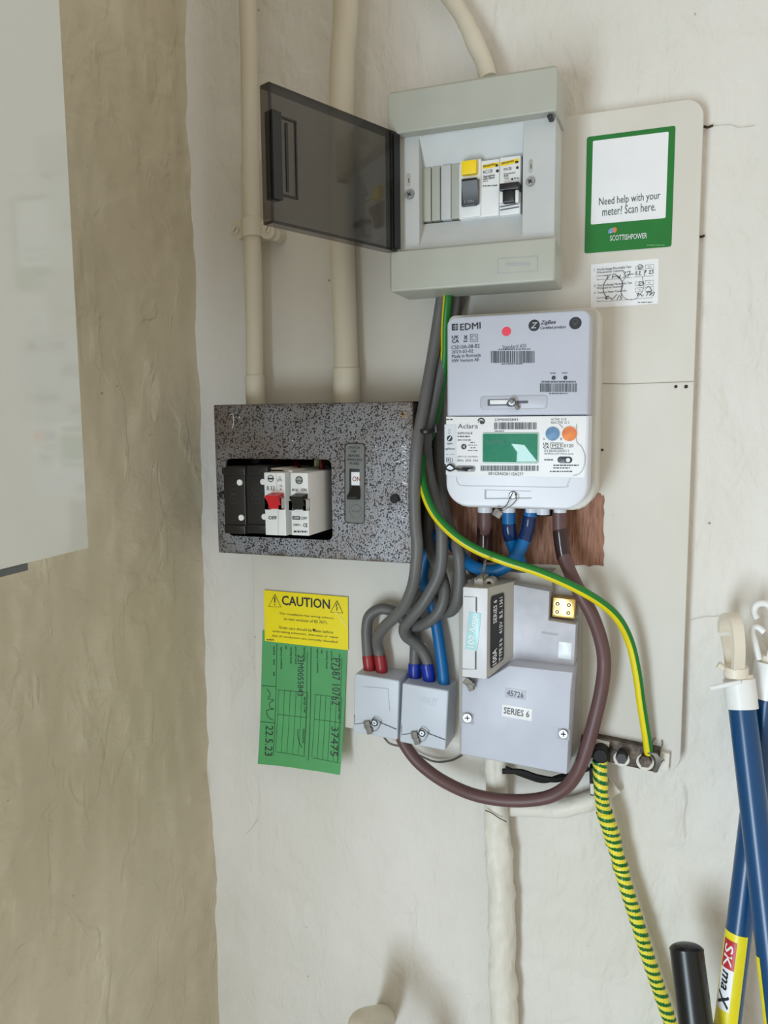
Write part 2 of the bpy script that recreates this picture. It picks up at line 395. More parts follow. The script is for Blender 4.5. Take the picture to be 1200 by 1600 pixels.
def text(mb, s, box, d, mi=0, rot=0, bold=0, shear=0, quarter=0, frame=None):
    """text whose ink fills the box (l,t,r,b in the view) on plane d. quarter=1: reads downwards (turned clockwise), -1 upwards"""
    vs, fs = glyphs(s, bold, shear)
    if not vs: return
    x0 = min(v[0] for v in vs); x1 = max(v[0] for v in vs); y0 = min(v[1] for v in vs); y1 = max(v[1] for v in vs)
    c, w, h = place(*box, d); a = -math.radians(rot); ca, sa = math.cos(a), math.sin(a); out = []
    for x, y, lz in vs:
        u = (x - x0) / (x1 - x0) - .5; v = (y - y0) / max(y1 - y0, 1e-6) - .5
        if quarter == 0: X, Z = u * w, v * h
        elif quarter == 1: X, Z = v * w, -u * h
        else: X, Z = -v * w, u * h
        out.append(Vector((c.x + X * ca - Z * sa, -d - lz, c.z + X * sa + Z * ca)))
    mb.add(out, fs, mi)
def dashes(mb, box, d, mi=0, rot=0, seed=1, vert=False):
    """print too small to read: broken strokes"""
    rnd = random.Random(seed); l, t, r, b = box
    if vert:
        y = t
        while y < b:
            w = rnd.uniform(1.5, 5); quad(mb, l, y, r, min(y + w, b), d, mi, rot); y += w + rnd.uniform(.6, 1.4)
    else:
        x = l
        while x < r:
            w = rnd.uniform(1.5, 5); sl = (x - l) * math.tan(math.radians(rot)); quad(mb, x, t + sl, min(x + w, r), b + sl, d, mi, rot); x += w + rnd.uniform(.6, 1.4)
def barcode(mb, box, d, mi=0, seed=3, rot=0):
    rnd = random.Random(seed); l, t, r, b = box; x = l
    while x < r:
        w = rnd.choice([.5, .5, .9, 1.3, 1.8]); quad(mb, x, t, min(x + w, r), b, d, mi, rot); x += w + rnd.choice([.5, .6, .9, 1.4])
def ring(mb, px, py, r, d, w=.6, mi=0, seg=24, ry=None):
    disc(mb, px, py, r, d - .0001, d, mi, seg, inner=1 - w / r, ry=ry)
def sprinkle(*a): pass
P = 'kind'
def struct(o): o['kind'] = 'structure'; return o

# ================================================================== the setting
XC = -0.527
def frange(a, b, s):
    n = max(1, int(round((b - a) / s))); return [a + (b - a) * i / n for i in range(n + 1)]
def fz(x, y, z, s): return noise.fractal(Vector((x * s, y * s, z * s)), 1.0, 2.0, 4)
rdt = random.Random(21)
DENTS_B = [(rdt.uniform(-.3, .1), rdt.uniform(1.62, 2.0), rdt.uniform(.004, .012), rdt.uniform(.004, .016), rdt.uniform(-.002, .0014)) for _ in range(46)] + \
          [(rdt.uniform(-.03, .12), rdt.uniform(.8, 1.6), rdt.uniform(.004, .014), rdt.uniform(.004, .014), rdt.uniform(-.0016, .0014)) for _ in range(40)] + \
          [(rdt.uniform(-.5, -.02), rdt.uniform(.8, 1.12), rdt.uniform(.003, .012), rdt.uniform(.003, .012), rdt.uniform(-.001, .0008)) for _ in range(26)]
DENTS_L = [(rdt.uniform(-.42, -.01), rdt.uniform(.75, 2.05), rdt.uniform(.004, .012), rdt.uniform(.003, .012), rdt.uniform(-.0022, .003)) for _ in range(120)] + \
          [(rdt.uniform(-.42, -.01), rdt.uniform(.75, 2.05), rdt.uniform(.002, .004), rdt.uniform(.008, .03), rdt.uniform(-.001, .0026)) for _ in range(60)]
def dent(x, z, lst):
    v = 0
    for a, b, ra, rb, h in lst:
        u = (x - a) / ra
        if -2.5 < u < 2.5:
            w = (z - b) / rb
            if -2.5 < w < 2.5: v += h * math.exp(-u * u - w * w)
    return v
def brick(x, z):         # faint brick courses showing through the paint
    k = max(0, min(1, (x + .22) / .1)) * max(0, min(1, (1.14 - z) / .08)) + .6 * max(0, min(1, (x + .25) / .1)) * max(0, min(1, (z - 1.72) / .05))
    if k <= 0: return 0
    c = (z + .012 * noise.noise(Vector((x * 6, 0, z * 2)))) / .078; f = abs((c % 1) - .5) * 2; g = abs(((x / .225 + (.5 if int(c) % 2 else 0)) % 1) - .5) * 2
    e = max(f, 1 - (1 - g) * 2.9)
    return -.0016 * k * max(0, (e - .82) / .18) ** 1.5
def back_y(x, z):
    y = -0.0016 * fz(x, 3, z, 9) - 0.0011 * fz(x, 8, z * .6, 34)
    y += -.0012 * fz(x, 1, z, 3.0)
    y -= dent(x, z, DENTS_B) + brick(x, z)
    e = x - XC
    if e < .03: y -= .012 * ((.03 - e) / .03) ** 2          # rounded plaster in the corner
    return y
xs = frange(XC - .02, .30, .006) + frange(.30, 1.4, .1)[1:]
zs = frange(0, .74, .1) + frange(.74, 2.25, .006)[1:] + [2.5]
mb = MB(); nx = len(xs)
mb.add([(x, back_y(x, z), z) for z in zs for x in xs], [[j * nx + i, j * nx + i + 1, (j + 1) * nx + i + 1, (j + 1) * nx + i] for j in range(len(zs) - 1) for i in range(nx - 1)])
wb = struct(mb.build('wall_back', M_wall, smooth=180))
wb['label'] = 'cream painted plaster wall the meters are mounted on'
def left_x(y, z):
    x = .003 * fz(5, y, z * .5, 10) + .0022 * fz(2, y * 1.4, z * .5, 30) + .003 * fz(7, y, z, 2.5)
    x += dent(y, z, DENTS_L)
    e = -y
    if e < .03: x += .006 * ((.03 - e) / .03) ** 2
    return XC + x
ys = [-1.3, -1.0, -.9] + frange(-.8, .02, .006); mb = MB(); ny = len(ys)
mb.add([(left_x(y, z), y, z) for z in zs for y in ys], [[j * ny + i, j * ny + i + 1, (j + 1) * ny + i + 1, (j + 1) * ny + i] for j in range(len(zs) - 1) for i in range(ny - 1)])
wl = struct(mb.build('wall_left', M_left, smooth=180)); wl['label'] = 'rough olive-cream plaster side wall'
# trowel ridges and scrapes on the left wall
floor = MB(); boxw(floor, (-.7, -2.4, -.05), (1.4, .05, 0)); struct(floor.build('floor', M_floor))
# cracks in the back wall
for pts, w in (([(1093, 200), (1100, 198), (1106, 199), (1114, 196)], 3.2), ([(1114, 197), (1140, 195), (1155, 199), (1180, 196)], .8),
               ([(1090, 369), (1096, 370), (1101, 368)], 3.0), ([(1078, 969), (1100, 964), (1120, 963), (1135, 960)], .8),
               ([(402, 870 + 410), (392, 1296), (384, 1303)], .8), ([(1068, 1228), (1072, 1250), (1068, 1280), (1070, 1310)], .9)):
    mb = MB(); line(mb, pts, w if w > 2 else .5, .0035, 0, n=5); mb.build('crack', M_crack if w > 2 else M_crack2, wb)

# ================================================================== white gloss cabinet on the left wall
A0 = Vector((-.343, -.411)); th = math.radians(4); dr = Vector((math.sin(th), -math.cos(th)))   # runs towards the room
nb = Vector((-math.cos(th), -math.sin(th)))                                                    # towards the left wall
def vray_z(px, py, x):  # height where the view ray reaches x
    v = c2w((px - 600, py - 800, F)); return CAM.z + v.z * (x - CAM.x) / v.x
zb = vray_z(161, 851, A0.x)
cab = thing('wall_cabinet', 'white glossy cabinet hung on the left wall at the edge of the picture', 'cabinet', (A0.x - .06, A0.y - .08, zb))
def obox(mb, u0, u1, w0, w1, z0, z1, mi=0):
    c = []
    for z in (z0, z1):
        for u, w in ((u0, w0), (u1, w0), (u1, w1), (u0, w1)):
            q = A0 + dr * u + nb * w; c.append((q.x, q.y, z))
    mb.add(c, [[0, 1, 2, 3], [4, 5, 6, 7], [0, 1, 5, 4], [1, 2, 6, 5], [2, 3, 7, 6], [3, 0, 4, 7]], mi)
mb = MB(); obox(mb, .006, .17, .021, .17, zb + .003, zb + .75); mb.build('body', M_white, cab)
mb = MB(); obox(mb, 0, .17, 0, .019, zb, zb + .76); door = mb.build('door', M_panel, cab)
mb = MB(); obox(mb, .052, .13, .001, .010, zb - .0045, zb - .0004); mb.build('edge_strip', M_steelstrip, cab)

# ================================================================== backing board
BD = .018
bd = thing('backing_board', 'large cream painted board with rounded corners fixed behind the meters', 'board', W(740, 700, 0))
mb = MB()
tl = W(377, 249, BD); tr = W(1092, 157, BD); br = W(1071, 1203, BD); bl = W(398, 1124, BD)
x0 = (tl.x + bl.x) / 2; x1 = (tr.x + br.x) / 2; z1 = (tl.z + tr.z) / 2; z0 = (br.z + bl.z) / 2
c = Vector(((x0 + x1) / 2, 0, (z0 + z1) / 2)); w, h = x1 - x0, z1 - z0
loft(mb, [put(rr(w, h, [.004, .016, .016, .004], 8), c, -.001), put(rr(w, h, [.004, .016, .016, .004], 8), c, BD - .0015), put(rr(w, h, [.004, .016, .016, .004], 8, .0006), c, BD - .0005), put(rr(w, h, [.004, .016, .016, .004], 8, .0018), c, BD)])
bo = mb.build('panel', M_board, bd)
# bare plywood where the paint stops
mb = MB(); rnd = random.Random(4); pts = []
def rag(x0, y0, x1, y1, n, amp):
    for k in range(n):
        t = k / n; pts.append((x0 + (x1 - x0) * t + rnd.uniform(-amp, amp), y0 + (y1 - y0) * t + rnd.uniform(-amp, amp)))
rag(680, 762, 925, 768, 22, 2); rag(925, 768, 928, 782, 4, 5); rag(928, 770, 944, 774, 5, 3); rag(944, 774, 943, 884, 12, 1.2); rag(943, 884, 900, 884, 6, 1.4); rag(900, 884, 760, 880, 10, 1); rag(760, 884, 745, 905, 4, 2); rag(735, 898, 716, 872, 5, 2); rag(716, 872, 680, 860, 4, 2)
vsw = [W(x, y, BD + .0006) for x, y in pts]; mb.add(vsw, [list(range(len(vsw)))]); lab(mb.build('bare_wood_patch', M_wood, bd, smooth=0), 'ragged patch of bare brown plywood')
mb = MB()
line(mb, [(928, 599), (980, 600), (1030, 598), (1090, 596)], .8, BD + .0004)
mb.build('board_seam', M_crack2, bd, recalc=False)
for x, y, r in ((1056, 604, 2.6), (1072, 604, 3), (929, 702, 1.6), (941, 703, 2), (910, 785, 3.6)):
    mb = MB(); disc(mb, x, y, r, BD - .001, BD + .0008, 0, 12); mb.build('screw_hole', M_crack, bd)

# ================================================================== pipes
def down(p): return p + [Vector((p[-1].x, p[-1].y, .0))]
def pipe(mb, P, rad, n=8, seg=20, lump=None): tubepts(mb, path(P, n), rad, seg, lump=lump)
lumpy = lambda p, a, i: .02 * fz(p.x, p.y, p.z, 25) + .012 * math.cos(a * 3 + p.z * 30)
def couple(mb, P, rad): tubepts(mb, path(P, 1), rad, 24)
t = thing('conduit_pipe', 'narrower cream painted conduit pipe clipped to the wall, left of the two', 'pipe', W(396, 632, .02), 'painted conduits above the old fuse box')
mb = MB(); pipe(mb, [(386, -330, .045), (387.5, 0, .042), (389.5, 75, .041), (391.5, 250, .040), (393.5, 330, .040), (396, 430, .040), (398.5, 590, .040)], .0093, lump=lumpy); mb.build('tube', M_pipe, t)
mb = MB(); couple(mb, [(398, 587, .040), (399, 610, .040), (400, 634, .040)], .0108); mb.build('coupling', M_pipe, t)
t = thing('saddle_clip', 'cream painted saddle clip holding the left conduit to the wall', 'pipe clip', W(396, 360, .018))
mb = MB(); couple(mb, [(393, 342.5, .040), (394.5, 371, .040)], .0116); mb.build('strap', M_pipe, t)
mb = MB(); slab(mb, 361, 342, 380, 374, .034, .0405, rad=.006, bev=.001, rot=0); mb.build('ear', M_pipe, t)
mb = MB(); slab(mb, 406, 341, 428, 373, .034, .0405, rad=.007, bev=.001); mb.build('ear', M_pipe, t)
mb = MB(); disc(mb, 402, 362, 24, .018, .033, 0, 24, ry=11); disc(mb, 429, 366, 8, .018, .034, 0, 20, ry=9); mb.build('spacer', M_pipe, t)
for x, y in ((367, 359), (417, 357)):
    mb = MB(); disc(mb, x, y, 5.5, .040, .0425, 0, 18); line(mb, [(x - 2, y + 4), (x + 2, y - 4)], .9, .0428, 1); mb.build('screw', [M_pipe, M_crack], t)
t = thing('conduit_pipe', 'wider cream painted conduit pipe, right of the two, passing behind the open lid', 'pipe', W(541, 628, .02), 'painted conduits above the old fuse box')
mb = MB(); pipe(mb, [(546, -330, .03), (541, 0, .032), (536, 75, .034), (533.5, 150, .035), (534, 250, .035), (535, 380, .035), (538, 480, .035), (541, 580, .035)], .0127, lump=lumpy); mb.build('tube', M_pipe, t)
mb = MB(); couple(mb, [(541, 576, .035), (541.3, 600, .035), (541.6, 630, .035)], .0142); mb.build('coupling', M_pipe, t)
mb = MB(); tubepts(mb, path([(640, -90, .02), (700, -8, .02), (724, 28, .022), (742, 66, .026), (755, 95, .032), (764, 125, .038)], 8), .0082, 16, lump=lambda p, a, i: .10 * fz(p.x, p.y, p.z, 40))
tag(mb.build('painted_cable', M_pipe), 'cream painted cable curving down into the top of the grey consumer unit', 'cable')
# wrapped pipe below the cut-out
def wl_(p, a, i): return .19 * fz(p.x + math.cos(a) * .02, p.y + math.sin(a) * .02, p.z, 38) + .05 * fz(math.cos(a), math.sin(a), p.z, 55)
mb = MB(); rr_ = []
pp = path([(776, 1170, .022), (776, 1215, .022), (776, 1262, .02), (777, 1300, .018), (780, 1340, .018), (783, 1400, .018), (784, 1460, .018), (786, 1530, .018), (788, 1600, .018), (792, 1800, .018), (795, 2100, .018)], 14); pp = down(pp)
rad = [.0118 if i < 26 else (.0118 + .0026 * min(1, (i - 26) / 30)) for i in range(len(pp))]
tubepts(mb, pp, rad, 28, lump=wl_)
t = thing('wrapped_pipe', 'white painted lumpy wrapped pipe running down from the service cut-out', 'pipe', pp[60])
mb.build('tube', M_wrap, t)
mb = MB(); tubepts(mb, path([(775, 1262, .008), (830, 1262, .008), (880, 1262, .012), (930, 1248, .012), (960, 1225, .006)], 8), .0095, 16, lump=lambda p, a, i: .16 * fz(p.x, p.y, p.z, 40)); mb.build('branch', M_wrap, t)
mb = MB(); line(mb, [(758, 1266), (768, 1270), (780, 1278), (792, 1284)], 1.6, .0345, 0, n=4); mb.build('split', M_crack, t)
# elbow at the foot of the view
t = thing('waste_pipe', 'cream plastic pipe elbow sticking out at the bottom edge', 'pipe', W(570, 1600, .06))
mb = MB(); tubepts(mb, down(path([(600, 1590, .002), (590, 1592, .04), (570, 1597, .085), (563, 1605, .10), (569, 1622, .108), (588, 1655, .11), (630, 1720, .11), (640, 1900, .11)], 8)), .0138, 24); mb.build('tube', M_pipe, t)
pe = path([(563, 1605, .10), (569, 1622, .108), (588, 1655, .11), (598, 1672, .11)], 3)
mb = MB(); tubepts(mb, pe[3:], .0150, 24); mb.build('socket', M_pipe, t)

# ================================================================== consumer unit (new, grey)
cu = thing('consumer_unit', 'grey plastic consumer unit with its smoked lid hanging open', 'fuse box', W(735, 470, BD))
FD = .10
mb = MB(); slab(mb, 603, 126, 864, 447, BD, .051, rad=.004, bev=.001); mb.build('body', M_cu, cu)
mb = MB(); slab(mb, 601, 125.5, 865, 193, .05, FD, rad=.002, bev=.0015); lab(mb.build('top_cover', M_cu, cu), 'plain upper cover band')
mb = MB(); slab(mb, 605.5, 382, 862, 448, .05, FD, rad=.002, bev=.002)
bc = mb.build('bottom_cover', M_cu, cu)
mb = MB(); q = (778, 401.5, 840, 426)
for a, b in (((778, 404), (840, 400)), ((840, 400), (840, 423)), ((840, 423), (778, 427)), ((778, 427), (778, 404))): line(mb, [a, b], .7, FD + .0001)
dashes(mb, (790, 410, 828, 415), FD + .0002, 0, 0, 51)
mb.build('moulded_mark', [M_inkpale, M_ink], bc)
# middle plate with the stepped opening
mb = MB(); ringplate(mb, (607, 196, 862, 384), (653, 204, 815, 378), .05, .088, .001, .001, dslope=.0872)
mb.build('front_plate', M_cu2, cu)
mb = MB(); ringplate(mb, (652.5, 203, 816, 379), (658, 255, 814.5, 343), .055, .0872, .0008, .0005, dslope=.074); mb.build('sloped_surround', M_cu2, cu)
mb = MB(); c, w_, h_ = place(656, 250, 816, 347, .06); slab(mb, 656, 252, 816, 346, .05, .06); mb.build('inner_back', M_matblack, cu)
for x, y, sx, sy in ((639, 303, 638, 281), (828, 283, 829, 259)):
    mb = MB(); disc(mb, x, y, 6.8, .086, .0905, 0, 24); disc(mb, x, y, 4.3, .0903, .0912, 0, 20, inner=.7)
    line(mb, [(x - 3.5, y - 2), (x + 3.5, y + 2)], 1.2, .0914, 1); line(mb, [(x - 2, y + 3.5), (x + 2, y - 3.5)], 1.2, .0914, 1)
    mb.build('cover_screw', [M_metal, M_ink], cu)
    mb = MB(); slab(mb, sx - 2.6, sy - 10, sx + 2.6, sy + 10, .087, .0886, rad=.0015, bev=.0003); slab(mb, sx - .2, sy - 3, sx + 1.6, sy + 5, .088, .0888, mi=1)
    mb.build('screw_slot', [M_cu, M_ink], cu)
# blanks
for l, r, dd in ((657.5, 673, .0765), (674.5, 687.5, .0765), (689, 704, .079), (705, 717.5, .0765)):
    sl = -(l - 657) * .13
    mb = MB(); slab(mb, l, 262.5 + sl, r, 346 + sl * .75, .062, dd, rad=.0004, bev=.0005, rot=0); mb.build('module_blank', M_cu2 if dd > .078 else M_cu, cu)
# residual current breaker
VC = View(640, 180, 5.4545)
rc = MB(); slab(rc, *VC(418, 392, 762, 872), .062, .082, rad=.001, bev=.001, rot=0)
ro = rc.build('rccb_switch', M_white, cu)
mb = MB(); slab(mb, *VC(430, 380, 606, 868), .08, .084, rad=.001, bev=.0008); mb.build('switch_surround', M_white, ro)
mb = MB(); slab(mb, *VC(440, 382, 568, 502), .083, .0895, rad=.0004, bev=.0008); lab(mb.build('test_button', M_yellow, ro), 'yellow test button')
mb = MB(); slab(mb, *VC(440, 535, 570, 770), .083, .0875, rad=.0006, bev=.0008)
cc, w2, h2 = place(*VC(440, 540, 570, 775), .0875)
# rocker, thicker at its top
a = W(*VC(436, 560), .096); b = W(*VC(568, 560), .096); c3 = W(*VC(442, 770), .087)
mb.add([(a.x, -.083, a.z + .004), (b.x, -.083, a.z + .004), (b.x, -.083, c3.z), (a.x, -.083, c3.z), (a.x, -.094, a.z), (b.x, -.094, a.z), (b.x, -.090, (a.z + c3.z) / 2), (a.x, -.090, (a.z + c3.z) / 2), (b.x, -.0885, c3.z), (a.x, -.0885, c3.z)],
       [[0, 1, 5, 4], [4, 5, 6, 7], [7, 6, 8, 9], [3, 2, 8, 9], [0, 4, 7, 9, 3], [1, 5, 6, 8, 2]])
lv = mb.build('switch_lever', M_black, ro, smooth=20)
mb = MB(); text(mb, '1 ON', VC(470, 722, 546, 746), .0895, 0); mb.build('lever_mark', M_inkpale, lv)
mb = MB(); quad(mb, *VC(622, 412, 758, 448), .0823, 1, rot=-4); text(mb, 'BENJAMIN', VC(628, 418, 728, 442), .0825, 0, rot=-4, bold=.02); quad(mb, *VC(732, 416, 752, 438), .0825, 0)
text(mb, 'RCCB', VC(626, 466, 706, 494), .0825, 0, rot=-3); disc(mb, *VC(748, 474), 2.4, .0822, .0824, 0, 12)
text(mb, 'Sensitive', VC(628, 506, 726, 526), .0825, 0, bold=.03, rot=-3); text(mb, '63A 30mA', VC(628, 528, 726, 546), .0825, 0, bold=.03, rot=-3)
dashes(mb, VC(626, 560, 668, 566), .0825, 2, -3, 2); dashes(mb, VC(624, 598, 748, 608), .0825, 2, -3, 3)
mb.build('printed_label', [M_ink, M_yellow, M_inkgrey], ro, recalc=False)
mcb = MB(); slab(mcb, *VC(766, 352, 944, 848), .062, .082, rad=.0008, bev=.0008)
mo = mcb.build('mcb_switch', M_white, cu)
mb = MB(); slab(mb, *VC(764, 572, 930, 632), .081, .0935, rad=.0004, bev=.0008); slab(mb, *VC(796, 628, 894, 740), .081, .0885, rad=.0004, bev=.0008); lab(mb.build('switch_lever', M_black, mo), 'black T-shaped lever')
mb = MB(); slab(mb, *VC(764, 640, 794, 746), .081, .0885, bev=.001); slab(mb, *VC(898, 622, 928, 738), .081, .0885, bev=.001); mb.build('lever_guard', M_white, mo)
mb = MB(); quad(mb, *VC(772, 384, 932, 420), .0823, 1, rot=-5); text(mb, 'BENJAMIN', VC(784, 392, 890, 414), .0825, 0, rot=-5, bold=.02); quad(mb, *VC(900, 388, 926, 408), .0825, 0)
text(mb, 'MCB', VC(804, 446, 868, 470), .0825, 0, rot=-3); disc(mb, *VC(918, 446), 2.2, .0822, .0824, 0, 12)
text(mb, 'Domestic', VC(804, 484, 902, 502), .0825, 0, rot=-3); text(mb, 'B40', VC(804, 508, 842, 526), .0825, 0); dashes(mb, VC(810, 534, 846, 540), .0825, 2, 0, 4); disc(mb, *VC(874, 544), 1.6, .0822, .0824, 0, 8)
dashes(mb, VC(888, 532, 930, 540), .0825, 2, 0, 5)
quad(mb, *VC(770, 762, 932, 772), .0825, 2, -4); quad(mb, *VC(770, 790, 932, 800), .0825, 2, -4)
mb.build('printed_label', [M_ink, M_yellow, M_inkgrey], mo, recalc=False)
mb = MB(); disc(mb, 859, 181, 4.5, .09, .0995, 0, 12, ry=3); slab(mb, 855, 178, 862, 184, .09, .1004, rad=.0008, mi=0); mb.build('hinge_socket', M_ink, cu)
# smoked lid
hz1 = W(617, 207, .10).z; hz0 = W(617, 389, .10).z; H0 = W(617, 300, .10); H0 = Vector((H0.x, -.10))
O0 = Vector((-.3017, -.235)); ld = (O0 - H0); LL = ld.length; ld.normalize(); ln = Vector((-ld.y, ld.x))
if ln.x < 0: ln = -ln                                                # points to the right, inner face
def lbox(mb, u0, u1, z0, z1, w0, w1, mi=0):
    c = []
    for z in (z0, z1):
        for u, w in ((u0, w0), (u1, w0), (u1, w1), (u0, w1)):
            q = H0 + ld * u + ln * w; c.append((q.x, q.y, z))
    mb.add(c, [[0, 1, 2, 3], [4, 5, 6, 7], [0, 1, 5, 4], [1, 2, 6, 5], [2, 3, 7, 6], [3, 0, 4, 7]], mi)
hz0 -= .002
mb = MB(); lbox(mb, .002, LL, hz0, hz1, -.0010, .0010); lid = mb.build('lid', M_smoke, cu, smooth=0)
for nm, a in (('lid_rim', (.0, LL, hz1 - .002, hz1 + .0004, -.0095, .001)), ('lid_rim', (.0, LL, hz0 - .0004, hz0 + .002, -.0095, .001)), ('lid_rim', (LL - .0015, LL + .001, hz0, hz1, -.0095, .001)), ('lid_rim', (-.001, .007, hz0, hz1, -.005, .002))):
    mb = MB(); lbox(mb, *a); mb.build(nm, M_smokerim, lid, smooth=0)
zm = (hz0 + hz1) / 2
mb = MB(); lbox(mb, LL - .009, LL - .0002, zm - .034, zm + .032, -.006, .0035); mb.build('lid_catch', M_black, lid, smooth=0)
mb = MB(); 
lbox(mb, LL - .026, LL - .0245, zm - .03, zm + .03, .001, .0024); lbox(mb, LL - .026, LL - .010, zm + .0285, zm + .03, .001, .0024); lbox(mb, LL - .026, LL - .010, zm - .03, zm - .0285, .001, .0024)
lbox(mb, LL - .017, LL - .0145, zm - .026, zm + .026, .001, .002)
mb.build('catch_surround', M_black, lid, smooth=0)
mb = MB(); lbox(mb, -.004, .004, hz0 + .002, hz1 - .002, -.002, .003); mb.build('hinge', M_black, lid, smooth=0)

# ================================================================== old fuse box
fb = thing('fuse_box', 'old speckled dark metal fuse box with black fuse carriers in a rounded opening', 'fuse box', W(483, 870, BD))
VF = View(310, 600, 3.3333)
mb = MB()
c, w_, h_ = place(331, 631.5, 637.5, 873, .077)
mb = MB(); slab(mb, 345, 642, 646, 862, BD, .060, rad=.001, bev=.0005)
# base is an open tray: back and four sides
mb = MB(); cb, wbx, hbx = place(336, 640, 634, 866, .070)
for a in ((cb.x - wbx / 2, cb.x + wbx / 2, cb.z + hbx / 2 - .002, cb.z + hbx / 2), (cb.x - wbx / 2, cb.x + wbx / 2, cb.z - hbx / 2, cb.z - hbx / 2 + .002),
          (cb.x - wbx / 2, cb.x - wbx / 2 + .002, cb.z - hbx / 2, cb.z + hbx / 2), (cb.x + wbx / 2 - .002, cb.x + wbx / 2, cb.z - hbx / 2, cb.z + hbx / 2)):
    boxw(mb, (a[0], -.070, a[2]), (a[1], -BD, a[3]))
boxw(mb, (cb.x - wbx / 2, -BD - .003, cb.z - hbx / 2), (cb.x + wbx / 2, -BD, cb.z + hbx / 2))
mb.build('casing', M_inner, fb)
mb = MB(); ringplate(mb, (331, 631.5, 637.5, 873), VF(142, 392, 688, 803), .0745, .077, .0015, .006); cv = mb.build('cover', M_speck, fb)
mb = MB(); x0_, x1_, z0_, z1_ = c.x - w_ / 2, c.x + w_ / 2, c.z - h_ / 2, c.z + h_ / 2
for a in ((x0_, x1_, z1_ - .0015, z1_), (x0_, x1_, z0_, z0_ + .0015), (x0_, x0_ + .0015, z0_, z1_), (x1_ - .0015, x1_, z0_, z1_)): boxw(mb, (a[0], -.0750, a[2]), (a[1], -.055, a[3]))
mb.build('cover_rim', M_oldmetal, cv)
# rubbed paint flecks, pinholes
mb = MB(); rnd = random.Random(11)
for k in range(34):
    yy = rnd.gauss(738, 26); xx = 636 - abs(rnd.gauss(0, 3.0)); L_ = rnd.uniform(1, 6)
    line(mb, [(xx - L_ , yy - rnd.uniform(0, 2)), (xx, yy)], rnd.uniform(.5, 1.4), .0772)
for k in range(10): yy = rnd.uniform(633, 655); line(mb, [(628 + rnd.uniform(-4, 3), yy), (630 + rnd.uniform(-3, 5), yy + 3)], 1.6, .0772, 1)
line(mb, [(359, 649), (363, 646), (365, 652), (365, 662), (363, 669)], 1.0, .0773, 0)
for x, y in ((374, 652), (457, 689), (405, 850), (587, 698)): disc(mb, x, y, .9, .077, .0774, 0, 8)
pf = lab(mb.build('paint_flecks', [M_label, mat('rubbed_tan_paint', (150, 128, 84), .7)], cv, recalc=False), 'cream paint scratches along the right rim'); pf['kind'] = 'stuff'
mb = MB()
for x, y, r in ((430, 668, 2.4), (431.5, 712.5, 2), (519, 821, 1.5)): disc(mb, x, y, r, .0765, .0773, 0, 12)
mb.build('small_hole', M_ink, cv)
# fuse carriers
def carrier(l, t, r, b, dots, first):
    mb = MB(); slab(mb, l, t + 3, r, b - 3, .03, .098, rad=.0015, bev=.0015); slab(mb, l + 1.5, t, r - 1, t + 15, .03, .100, rad=.001, bev=.001); slab(mb, l + 1, b - 14, r - 1, b, .03, .0995, rad=.001, bev=.001)
    o = mb.build('fuse_carrier', M_carrier, fb)
    for x, y in dots:
        m = MB(); disc(m, x, y, 4.2, .0975, .0995, 0, 20); m.build('white_dot', M_white, o)
    m = MB()
    for y in (764, 780): ring(m, (l + r) / 2 - 1, y, 7, .0982, .8, 0, 20); text(m, '0', ((l + r) / 2 - 4, y - 2, (l + r) / 2 + 2, y + 2), .0983)
    m.build('moulded_circle', mat('carrier_relief', (48, 44, 43), .5), o, recalc=False)
    if first:
        m = MB(); slab(m, 346, 731, 360, 742, .085, .094, rad=.002, bev=.001); slab(m, 341, 768, 350, 779, .085, .092, rad=.003, bev=.001); m.build('carrier_lug', M_carrier, o)
    return o
carrier(349.5, 729, 384, 834, ((374, 754), (376.5, 809)), True)
carrier(384.5, 728, 419, 833.5, ((410.5, 753), (412.5, 807.5)), False)
# plug-in breakers
VM = View(335, 700, 6.4865)
def plug(l, t, r, b, d1, lever, lm, nm, lb):
    mb = MB(); slab(mb, l, t, r, b, .03, d1, rad=.0006, bev=.0006, draft=0); o = lab(mb.build('plug_in_breaker', nm, fb), lb)
    return o
M_br1 = M_white; M_breside = mat('breaker_side_grey', (196, 192, 184), .5)
p1 = plug(*VM(510, 252, 720, 886), .106, None, None, M_white, 'white plug-in breaker with red switch marked B32')
p2 = plug(*VM(776, 254, 952, 888), .112, None, None, M_white, 'white plug-in breaker with black switch marked B16')
mb = MB(); slab(mb, *VM(700, 250, 790, 880), .03, .088, rad=.0006); mb.build('breaker_back', M_breside, p1)
def lever(par, box, guard, d, m):
    mb = MB(); l, t, r, b = box; a = W(l, t, d + .012); e = W(r, b, d + .006)
    xs0, xs1 = W(l, t, d + .010).x, W(r, t, d + .010).x; zt = a.z; zb_ = e.z
    prof = [(d - .001, zt + .002), (d + .013, zt), (d + .0135, zt - .002), (d + .008, (zt + zb_) / 2), (d + .0055, zb_ + .001), (d - .001, zb_)]
    vs = [(xs0, -q, z) for q, z in prof] + [(xs1, -q, z) for q, z in prof]; n = len(prof)
    mb.add(vs, [[i, (i + 1) % n, n + (i + 1) % n, n + i] for i in range(n)] + [list(range(n)), [n + i for i in range(n)]])
    mb.build('switch_lever', m, par, smooth=25)
    mb = MB()
    for g in guard: slab(mb, *g, d - .001, d + .007, rad=.003, bev=.0004)
    mb.build('lever_guard', M_white, par)
lever(p1, VM(528, 482, 655, 628), [VM(520, 500, 536, 628), VM(652, 498, 676, 630)], .106, M_red)
lever(p2, VM(776, 490, 900, 636), [VM(760, 530, 782, 636), VM(900, 520, 926, 640)], .112, M_black)
D1 = .1063; D2 = .1123
mb = MB(); ring(mb, *VM(570, 310), 4.8, D1, 1, 0); quad(mb, *VM(546, 302, 596, 320), D1, 0)
